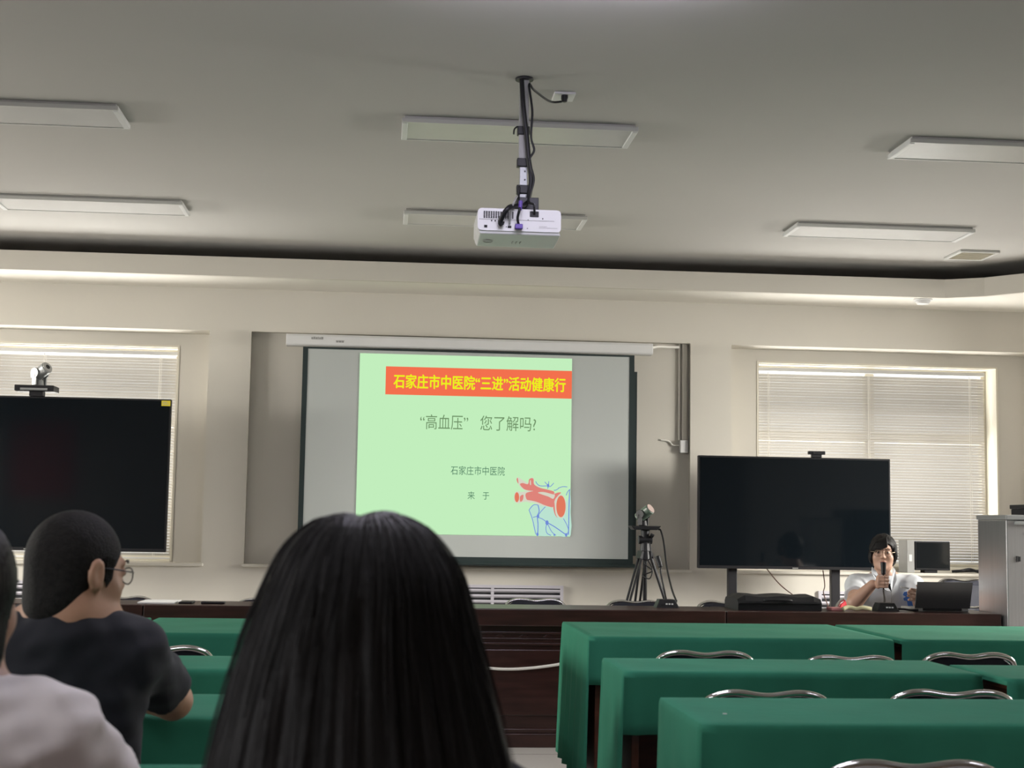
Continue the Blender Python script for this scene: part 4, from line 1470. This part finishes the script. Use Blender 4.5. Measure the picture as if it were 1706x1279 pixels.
def spectacles(parent, c, fr, k=1.0, mat=None, rr=.023):
    L = local(c, fr, k)
    fmat = mat or GOLD
    g0 = MB()
    for g in (-1, 1):
        g0.tube([L(g * .033 + rr * math.cos(a), .104 - .004 * abs(math.cos(a)), -.002 + rr * .82 * math.sin(a)) for a in np.linspace(0, 2 * PI, 25)[:-1]], .0014, 6, closed=True)
        g0.tube(smoothpath([L(g * .055, .100, .006), L(g * .078, .075, .008), L(g * .083, .02, .010), L(g * .084, -.012, .006), L(g * .082, -.024, -.012)], 5), .0016, 6)
    g0.tube(smoothpath([L(-.011, .105, .004), L(0, .112, .007), L(.011, .105, .004)], 4), .0014, 6)
    o = g0.build('spectacles', fmat, parent, smooth=True)
    for g in (-1, 1):
        q = MB()
        for dy in (.0, .0012):
            q.add([L(g * .033 + rr * .96 * math.cos(a), .1015 + dy, -.002 + rr * .79 * math.sin(a)) for a in np.linspace(0, 2 * PI, 21)[:-1]], [tuple(range(20))])
        q.build('lens', LENS, o)


def unit(v):
    v = np.array(v, float)
    return v / np.linalg.norm(v)


def grip_hand(s, c, axis, t, acr):
    """a fist closed round a thin rod through c along axis; the palm lies on side t, knuckles toward acr"""
    c, axis, t, acr = np.array(c, float), unit(axis), unit(t), unit(acr)
    s.ell(c + t * .030 + acr * .010, (.043, .036, .017), [axis, acr, t], .012)
    for i, (ln, rad) in enumerate(((.92, .0092), (1.0, .0095), (.97, .0092), (.82, .0082))):
        o = c + axis * (.030 - i * .0195)
        p = [o + t * .024 + acr * .036 * ln, o - t * .004 + acr * .040 * ln, o - t * .026 * ln + acr * .020, o - t * .022 * ln - acr * .006, o - t * .006 - acr * .018]
        for a, b, r0, r1 in ((0, 1, 1.05, 1), (1, 2, 1, .95), (2, 3, .95, .88), (3, 4, .88, .8)):
            s.cap(p[a], rad * r0, p[b], rad * r1, .003)
    p = [c + t * .034 - axis * .030 - acr * .014, c + t * .014 + axis * .004 - acr * .032, c - t * .012 + axis * .030 - acr * .022, c - t * .024 + axis * .040 - acr * .004]
    for a, b, r0, r1 in ((0, 1, .014, .012), (1, 2, .0115, .010), (2, 3, .010, .0085)):
        s.cap(p[a], r0, p[b], r1, .005)


def open_hand(s, wrist, d, n, side, curl=.35):
    """a relaxed hand: d points from the wrist to the fingers, n is the palm normal, side the thumb side"""
    w, d, n = np.array(wrist, float), unit(d), unit(n)
    sd = unit(np.cross(n, d)) * side
    s.cap(w, .024, w + d * .03, .025, .01)
    s.ell(w + d * .058, (.042, .040, .015), [d, sd, n], .012)
    for i, ln in enumerate((.070, .080, .074, .058)):
        k0 = w + d * (.092 - .004 * abs(i - 1.2)) + sd * (.029 - i * .0195)
        a = curl
        p = [k0]
        for q, f in enumerate((.45, .32, .23)):
            a_ = a * (q + .6)
            p.append(p[-1] + (d * math.cos(a_) + n * math.sin(a_)) * ln * f + sd * (.004 * (1 - i * .7)) * f)
        for q in range(3):
            s.cap(p[q], .0095 - .0007 * q, p[q + 1], .0088 - .0007 * q, .003)
    b = w + d * .022 + sd * .026
    p = [b, b + d * .030 + sd * .026 + n * .008, b + d * .058 + sd * .034 + n * .014, b + d * .080 + sd * .034 + n * .018]
    for q, (r0, r1) in enumerate(((.0145, .0125), (.0115, .0105), (.0105, .0085))):
        s.cap(p[q], r0, p[q + 1], r1, .005)


def clipcap(s, p0, r0, p1, r1, end, k=.02):
    """a sleeve: capsule p0-p1 cut square at the fraction end of its length"""
    p0, p1 = np.array(p0, float), np.array(p1, float)
    R = max(r0, r1) + .06 + k
    sl, X, Y, Z = s.sub(np.minimum(p0, p1) - R, np.maximum(p0, p1) + R)
    d = p1 - p0
    L = np.linalg.norm(d)
    u = d / L
    ax = (X - p0[0]) * u[0] + (Y - p0[1]) * u[1] + (Z - p0[2]) * u[2]
    t = np.clip(ax / L, 0, 1)
    q = np.sqrt((X - p0[0] - t * d[0]) ** 2 + (Y - p0[1] - t * d[1]) ** 2 + (Z - p0[2] - t * d[2]) ** 2) - (r0 + (r1 - r0) * t)
    s.mix(sl, np.maximum(q, ax - end * L), k, 'u')


def sitter(label, base, head, fr, hk, neck, sh, el, wr, hip, torso, skin, shirt_mat, sleeve, hands, vox=.007, feet_y=.42, ears=True, rf=0.0, forward=1, sleeve_r=(.060, .062), arm_r=(.045, .038, .034, .026), collar=.008, trunk_k=1.0, wrinkle=.0025, shirt_name='tshirt'):
    """a seated person; sh, el, wr are (left, right) joints; forward +1 faces the front wall, -1 the room"""
    t = thing('person', label, 'person', base)
    A = lambda p: np.array(p, float)
    pts = [A(head), A(neck), A(hip)] + [A(p) for q in (sh, el, wr) for p in q]
    lo = np.min(pts, 0) - .22
    hi = np.max(pts, 0) + .22
    s = SDF(lo, hi, vox)
    head_sdf(s, head, fr, hk, ears, rf)
    L = local(head, fr, hk)
    s.cap(neck, .056, L(0, -.025, -.06), .050, .03)
    cx = torso
    for c, r in cx:
        s.ell(c, np.array(r) - .016, None, .06)
    for i in (0, 1):
        s.cap(neck, .05, sh[i], .040, .05)
        s.cap(sh[i], arm_r[0], el[i], arm_r[1], .03)
        s.cap(el[i], arm_r[2] + .003, wr[i], arm_r[3], .012)
        hands[i](s)
    s.build('body', skin, t)
    g = SDF(lo, hi, vox)
    for c, r in cx:
        g.ell(c, r, None, .07)
    for i in (0, 1):
        g.cap(A(neck) - [0, 0, .035], .066, sh[i], sleeve_r[0] - .004, .05)
        clipcap(g, sh[i], sleeve_r[0], el[i], sleeve_r[1], sleeve, .045)
    nv = unit(L(0, -.02, -.04) - A(neck))
    g.cap(A(neck) + nv * .018, .052 + collar, A(neck) + nv * .2, .066 + collar, .006, 's')
    if wrinkle:
        a = rng.uniform(0, 6, 4)
        g.ripple(lambda X, Y, Z: wrinkle * (np.sin(62 * Z + 34 * X + a[0]) * np.sin(41 * X - 22 * Z + 40 * Y + a[1]) + .5 * np.sin(105 * Z - 70 * X + 50 * Y + a[2]) * np.sin(30 * X + 25 * Z + a[3])))
    sh_o = g.build(shirt_name, shirt_mat, t)
    # legs
    h = A(hip)
    q = SDF(h - [.32, .62, .52], h + [.32, .62, .2], .012)
    f = forward
    for i, sx in enumerate((-1, 1)):
        hj = h + [sx * .085, 0, .0]
        kn = h + [sx * .11, f * feet_y, -.05]
        an = np.array([kn[0], kn[1] + f * .0, .10])
        q.cap(hj, .088, kn, .062, .04)
        q.cap(kn, .060, an, .046, .02)
    q.ell(h + [0, -f * .02, .01], (.175, .125, .115), None, .05)
    q.build('trousers', TROUS, t)
    for sx in (-1, 1):
        kn = h + [sx * .11, f * (feet_y + .02), 0]
        MB().tube([(kn[0], kn[1] - f * .06, .045), (kn[0], kn[1] - f * .02, .055), (kn[0], kn[1] + f * .06, .045), (kn[0], kn[1] + f * .14, .035), (kn[0], kn[1] + f * .18, .032)], [.034, .044, .042, .036, .020], 12).build('shoe', BLACK, t, smooth=True)
    return t, L, sh_o


# --- the man in the black T-shirt
fr = frame((.72, .69), tilt=-.05, nod=-.10)
hc = (-.629, 3.075, 1.112)
elr, ell_ = (-.474, 3.44, .802), (-.88, 3.44, .802)
wrr, wrl = (-.635, 3.60, .803), (-.745, 3.61, .803)
man, L, _ = sitter('man in a black T-shirt with cropped black hair and glasses, elbow on a green table', (-.66, 3.15, 0), hc, fr, 1.0, (-.640, 3.055, 1.020),
                   ((-.825, 3.11, .950), (-.512, 3.11, .945)), ((ell_), (elr)), (wrl, wrr), (-.66, 3.15, .61),
                   [((-.66, 3.10, .90), (.180, .105, .14)), ((-.66, 3.12, .77), (.170, .112, .18)), ((-.66, 3.14, .63), (.168, .118, .10))],
                   SKIN, TSHIRT, .70, (lambda s: open_hand(s, wrl, (.9, .3, .02), (0, 0, -1), -1, .12), lambda s: open_hand(s, wrr, (-.9, .3, .02), (0, 0, -1), 1, .12)), vox=.006, feet_y=.26, sleeve_r=(.060, .066), arm_r=(.050, .042, .042, .028), wrinkle=.003)
h = SDF((-.80, 2.92, .95), (-.46, 3.26, 1.29), .0045)
h.ell(L(0, -.012, .02), (.0825, .1025, .1015), fr, 0)
h.ell(L(0, -.046, -.060), (.070, .056, .074), fr, .03)
h.cut(L(0, .080, .066), fr[1] * .84 - fr[2] * .54)
h.cut(L(0, -.05, -.115), -fr[2] * .9 + fr[1] * .50)
for g in (-1, 1):
    h.ell(L(g * .085, .002, -.012), (.024, .020, .036), fr, .003, 's')
h.build('hair', BUZZ, man)
for g in (-1, 1):
    MB().prism([Vector(L(g * .0785, .014, .035)), Vector(L(g * .0775, .036, .030)), Vector(L(g * .073, .038, -.010)), Vector(L(g * .074, .026, -.030)), Vector(L(g * .077, .018, -.012))], Vector(fr[0]) * g * .003).build('sideburn', BUZZ, man, bevel=.001)
eyes(man, hc, fr)
spectacles(man, hc, fr, 1.0, BLACKM, .021)
put_chair(-.66, 3.095, 0, 'chrome folding chair under the man in the black T-shirt', GA)

# --- the person in the pale shirt at the left edge
fr = frame((.35, .94), nod=-.05)
hc = (-.580, 2.035, 1.108)
wrl, wrr = (-.68, 2.42, .803), (-.47, 2.42, .803)
lady, L, shirt = sitter('person in a pale shirt with black hair, partly cut off by the left edge', (-.60, 2.05, 0), hc, fr, .93, (-.632, 2.015, .995),
                        ((-.755, 2.04, .928), (-.446, 2.055, .930)), ((-.80, 2.24, .805), (-.388, 2.23, .805)), (wrl, wrr), (-.60, 2.05, .61),
                        [((-.60, 2.04, .895), (.150, .098, .11)), ((-.60, 2.045, .78), (.142, .100, .17)), ((-.60, 2.05, .65), (.155, .115, .10))],
                        SKINF, PINKSH, .72, (lambda s: open_hand(s, wrl, (.5, .8, .02), (0, 0, -1), -1, .12), lambda s: open_hand(s, wrr, (-.5, .8, .02), (0, 0, -1), 1, .12)), vox=.006, feet_y=.20, sleeve_r=(.058, .068), arm_r=(.044, .038, .036, .025), wrinkle=.0038, shirt_name='shirt', ears=False)
h = SDF((-.74, 1.86, .95), (-.43, 2.22, 1.28), .0045)
h.ell(L(0, -.014, .022), np.array((.090, .108, .108)) * .93, fr, 0)
h.ell(L(0, -.020, -.072), np.array((.088, .088, .082)) * .93, fr, .03)
h.ell(L(0, .150, -.050), np.array((.066, .085, .12)) * .93, fr, .02, 's')
h.cut(L(0, -.05, -.145), -fr[2] * .95 + fr[1] * .25)
h.ripple(lambda X, Y, Z: .0015 * np.sin(np.arctan2(Y - 2.035, X + .58) * 60))
h.build('hair', HAIR, lady)
eyes(lady, hc, fr, .93)
put_chair(-.60, 1.985, 0, 'chrome folding chair under the person in the pale shirt', GA)

# --- the long-haired person in front of the camera
fr = frame((0.02, 1.0))
hc = (-.016, 1.735, 1.098)
wrl, wrr = (-.12, 1.98, .735), (.10, 1.98, .735)
wom, L, _ = sitter('person with long straight dark hair seen from behind, head before the projection screen', (-.016, 1.75, 0), hc, fr, .98, (-.016, 1.715, .965),
                   ((-.175, 1.73, .875), (.145, 1.73, .875)), ((-.235, 1.80, .70), (.205, 1.80, .70)), (wrl, wrr), (-.016, 1.76, .61),
                   [((-.016, 1.735, .83), (.145, .098, .12)), ((-.016, 1.745, .70), (.130, .098, .18)), ((-.016, 1.755, .64), (.155, .11, .10))],
                   SKINF, TSHIRT, .75, (lambda s: open_hand(s, wrl, (.25, .95, -.1), (0, 0, -1), -1, .25), lambda s: open_hand(s, wrr, (-.25, .95, -.1), (0, 0, -1), 1, .25)), feet_y=.38, sleeve_r=(.056, .056), shirt_name='top')
eyes(wom, hc, fr)
rows = [(858, 556, 668, .046, 1.735), (865, 530, 690, .064, 1.733), (876, 512, 708, .079, 1.731), (891, 494, 724, .092, 1.728), (908, 479, 738, .101, 1.724), (926, 467, 750, .108, 1.720), (953, 454, 766, .114, 1.714), (986, 440, 775, .114, 1.706),
        (1029, 422, 785, .108, 1.697), (1075, 406, 796, .100, 1.688), (1120, 391, 808, .094, 1.680), (1180, 374, 823, .090, 1.672), (1251, 357, 841, .088, 1.665), (1330, 342, 858, .086, 1.660), (1410, 338, 866, .080, 1.656), (1480, 340, 862, .070, 1.652)]
Yh = 1.70
R = []
for y, xl, xr, b, yc in rows:
    a, c = at(xl, y, Yh), at(xr, y, Yh)
    R.append(((a.x + c.x) / 2, yc, (a.z + c.z) / 2, (c.x - a.x) / 2, b))
R = np.array(R)
# resample down the length
tt = np.linspace(0, len(R) - 1, 90)
RR = np.stack([np.interp(tt, range(len(R)), R[:, j]) for j in range(5)], 1)
NA = 260
ang = np.linspace(0, 2 * PI, NA, endpoint=False)
nz = [rng.uniform(0, 6, 3) for _ in range(5)]


def strand(a, t):
    v = 0
    for k, (n_, am) in enumerate(((9, .45), (23, .35), (47, .30), (83, .25), (121, .18))):
        v = v + am * np.sin(n_ * a + nz[k][0] + 1.3 * np.sin(t * 2.2 + nz[k][1]) + .5 * np.sin(t * 5 + nz[k][2]))
    return v


hm = MB()
P = []
for j, (cx, cy, cz, a_, b_) in enumerate(RR):
    t = j / 89
    amp = .0012 + .0035 * t
    sgn = 2.0 / 2.25
    ca, sa = np.cos(ang), np.sin(ang)
    ex = np.sign(ca) * np.abs(ca) ** sgn
    ey = np.sign(sa) * np.abs(sa) ** sgn
    w_ = strand(ang, t * 3)
    xx = cx + ex * (a_ + amp * w_)
    yy = ey * (b_ + amp * w_)
    lim = np.interp(t, [0, .28, .42, 1], [.2, .12, .050, .035])
    yy = cy + np.minimum(yy, lim)
    P.append([(xx[i], yy[i], cz + .0015 * w_[i]) for i in range(NA)])
hm.grid(P)
for row in (P,):
    hm.add([row[k][e] for k in range(len(row)) for e in (NA - 1, 0)], [(2 * k, 2 * k + 2, 2 * k + 3, 2 * k + 1) for k in range(len(row) - 1)])
# crown with its parting
cx, cy, cz, a_, b_ = RR[0]
prof = [(556, 858), (574, 855.5), (588, 857.5), (598, 861.5), (608, 858), (622, 854), (640, 852.3), (655, 854), (668, 858)]
px_ = [at(x, y, Yh) for x, y in prof]
cap_rows = []
for u in np.linspace(-1, 1, 41):
    x = cx + u * a_
    zt = np.interp(x, [p.x for p in px_], [p.z for p in px_])
    zr = cz
    d = b_ * max(0.0, 1 - abs(u) ** 2.25) ** (1 / 2.25)
    cap_rows.append([(x, cy + d * v, zr - .002 + (zt - zr + .004) * math.cos(v * PI / 2) ** .8) for v in np.linspace(-1, 1, 13)])
hm.grid(cap_rows)
# loose single hairs lying over the surface
for k in range(260):
    a0 = rng.uniform(PI * .95, 2.05 * PI)
    j0 = int(rng.uniform(0, 40))
    j1 = int(min(89, j0 + rng.uniform(25, 60)))
    off = rng.uniform(.0005, .004)
    drift = rng.uniform(-.06, .06)
    pts = []
    for j in range(j0, j1, 3):
        q = RR[j]
        a = a0 + drift * (j - j0) / 40
        ca, sa = math.cos(a), math.sin(a)
        e = 2.0 / 2.25
        o_ = off + (.0012 + .0035 * j / 89) * 1.2
        yv = min(math.copysign(abs(sa) ** e, sa) * (q[4] + o_), .045)
        pts.append((q[0] + math.copysign(abs(ca) ** e, ca) * (q[3] + o_), q[1] + yv, q[2]))
    if len(pts) > 3:
        hm.tube(pts, .0005, 4)
hm.build('hair', HAIR, wom, smooth=True)
put_chair(-.016, 1.705, 0, 'chrome folding chair under the person with long dark hair', GA)

# --- the presenter
hd_ = at(1473, 921, 8.93)
fr = frame((-.334, -.943), tilt=.02, nod=.0)
hc = (hd_.x, 8.95, 1.076)
ex = np.array([.943, -.334, 0])
fd = np.array([-.334, -.943, 0])
shr, shl = at(1427, 975, 8.97), at(1521, 977, 8.90)
elr = at(1424, 1003, 8.70)
wr_r = at(1454, 973, 8.63)
grip = GRIP
ell_ = at(1535, 1004, 8.74)
wr_l = at(1543, 996, 8.56)
nk = at(1473, 962, 8.97)
T = at(1473, 1000, 8.96)
pres, L, coat = sitter('person in a white coat and glasses speaking into a gooseneck microphone behind the desk', (T.x, 9.0, 0), hc, fr, .93, tuple(nk),
                       (tuple(shl), tuple(shr)), (tuple(ell_), tuple(elr)), (tuple(wr_l), tuple(wr_r)), (T.x, 9.0, .61),
                       [((T.x, 8.96, .80), (.195, .125, .14)), ((T.x, 8.96, .70), (.180, .125, .16)), ((T.x, 8.98, .63), (.172, .120, .10))],
                       SKINF, COAT, .66, (lambda s: open_hand(s, wr_l, (-.7, -.35, .15), fd + ex * -.2, -1, .5), lambda s: grip_hand(s, grip, GAX, -ex, fd)), vox=.0055, feet_y=.30, rf=.006, forward=-1, sleeve_r=(.066, .070), arm_r=(.050, .046, .046, .028), collar=.010, wrinkle=.002, shirt_name='coat')
h = SDF((hc[0] - .16, 8.78, .90), (hc[0] + .16, 9.12, 1.25), .0035)
h.ell(L(0, -.016, .022), np.array((.090, .106, .108)) * .95, fr, 0)
h.ell(L(0, -.040, -.045), np.array((.084, .066, .070)) * .95, fr, .02)
for g, zz in ((1, -.02), (-1, -.005)):
    h.ell(L(g * .078, .030, zz), np.array((.016, .036, .050)), fr, .015)
h.ell(L(0, .112, -.060), np.array((.076, .090, .098)), fr, .008, 's')
h.ell(L(-.026, .105, .020), np.array((.040, .060, .044)), frame((-.334, -.943), tilt=.5), .006, 's')
h.cut(L(0, -.05, -.092), -fr[2])
h.ripple(lambda X, Y, Z: .0016 * np.sin(np.arctan2(Y - 8.93, X - hc[0] - .03) * 44 + 30 * (Z - 1.1)) + .0012 * np.sin(150 * (X - hc[0]) + 60 * Z))
h.build('hair', HAIR, pres)
fq = MB()
for k in range(22):
    u = k / 21
    a0 = -.030 + .105 * u
    fq.tube(smoothpath([L(-.030 + .03 * u, .035, .122 - .01 * u), L(-.020 + .07 * u, .082, .098 - .03 * u), L(a0 + .004, .104 - .045 * u * u, .056 - .030 * u), L(a0 + .008, .108 - .055 * u * u, .036 - .045 * u + .004 * math.sin(k * 2.3))], 4), [.0038] * 6 + [.0030] * 5 + [.0022, .0012], 6)
fq.build('fringe', HAIR, pres, smooth=True)
eyes(pres, hc, fr, .93)
spectacles(pres, hc, fr, .93, GOLD, .025)
# neckline of the dark top, lapels, chest print and badge


def onchest(x, y, Y, d=0):
    return Vector(at(x, y, Y - d))


nb = MB()
nb.add([onchest(1474, 972, 8.84), onchest(1486, 972, 8.835), onchest(1485, 985, 8.825), onchest(1480, 978, 8.83)], [(0, 1, 2, 3)])
nb.build('dark_top', TSHIRT, pres, solid=.004)
for pts in ([(1453, 944), (1459, 950), (1470, 969), (1485, 985), (1478, 984), (1464, 974), (1452, 952)], [(1488, 944), (1492, 950), (1494, 966), (1486, 985), (1484, 974), (1487, 958)]):
    q = MB()
    q.add([onchest(x, y, 8.90 - .085 * min(1, max(0, (y - 944) / 32))) for x, y in pts], [tuple(range(len(pts)))])
    q.build('lapel', COAT, pres, solid=.006)
MB().tube([onchest(1485, 985, 8.818), onchest(1485, 1000, 8.805), onchest(1486, 1018, 8.805)], .0016, 6).build('coat_edge', GREY, pres)
q = MB()
for k in range(9):
    q.box(0, 0, 0, 0, 0, 0) if False else q.obox(onchest(1501.5 + k * 2.0, 977.4 + k * .45, 8.815), (1, 0, 0), (0, 1, 0), (0, 0, 1), .0028, .004, .004)
q.obox(onchest(1509.5, 979.6, 8.816), (1, 0, -.05), (0, 1, 0), (0, 0, 1), .033, .0035, .0012)
q.build('coat_print', GREY, pres)
q = MB()
pp = [(1506, 986), (1511, 985), (1516, 984), (1517, 990), (1515, 995), (1519, 1003), (1521, 1010), (1516, 1012), (1512, 1008), (1511, 1001), (1506, 1000), (1505, 996), (1509, 994), (1504, 991)]
q.add([onchest(x, y, 8.795) for x, y in pp], [tuple(range(len(pp)))])
q.build('badge', BLUE, pres, solid=.004)
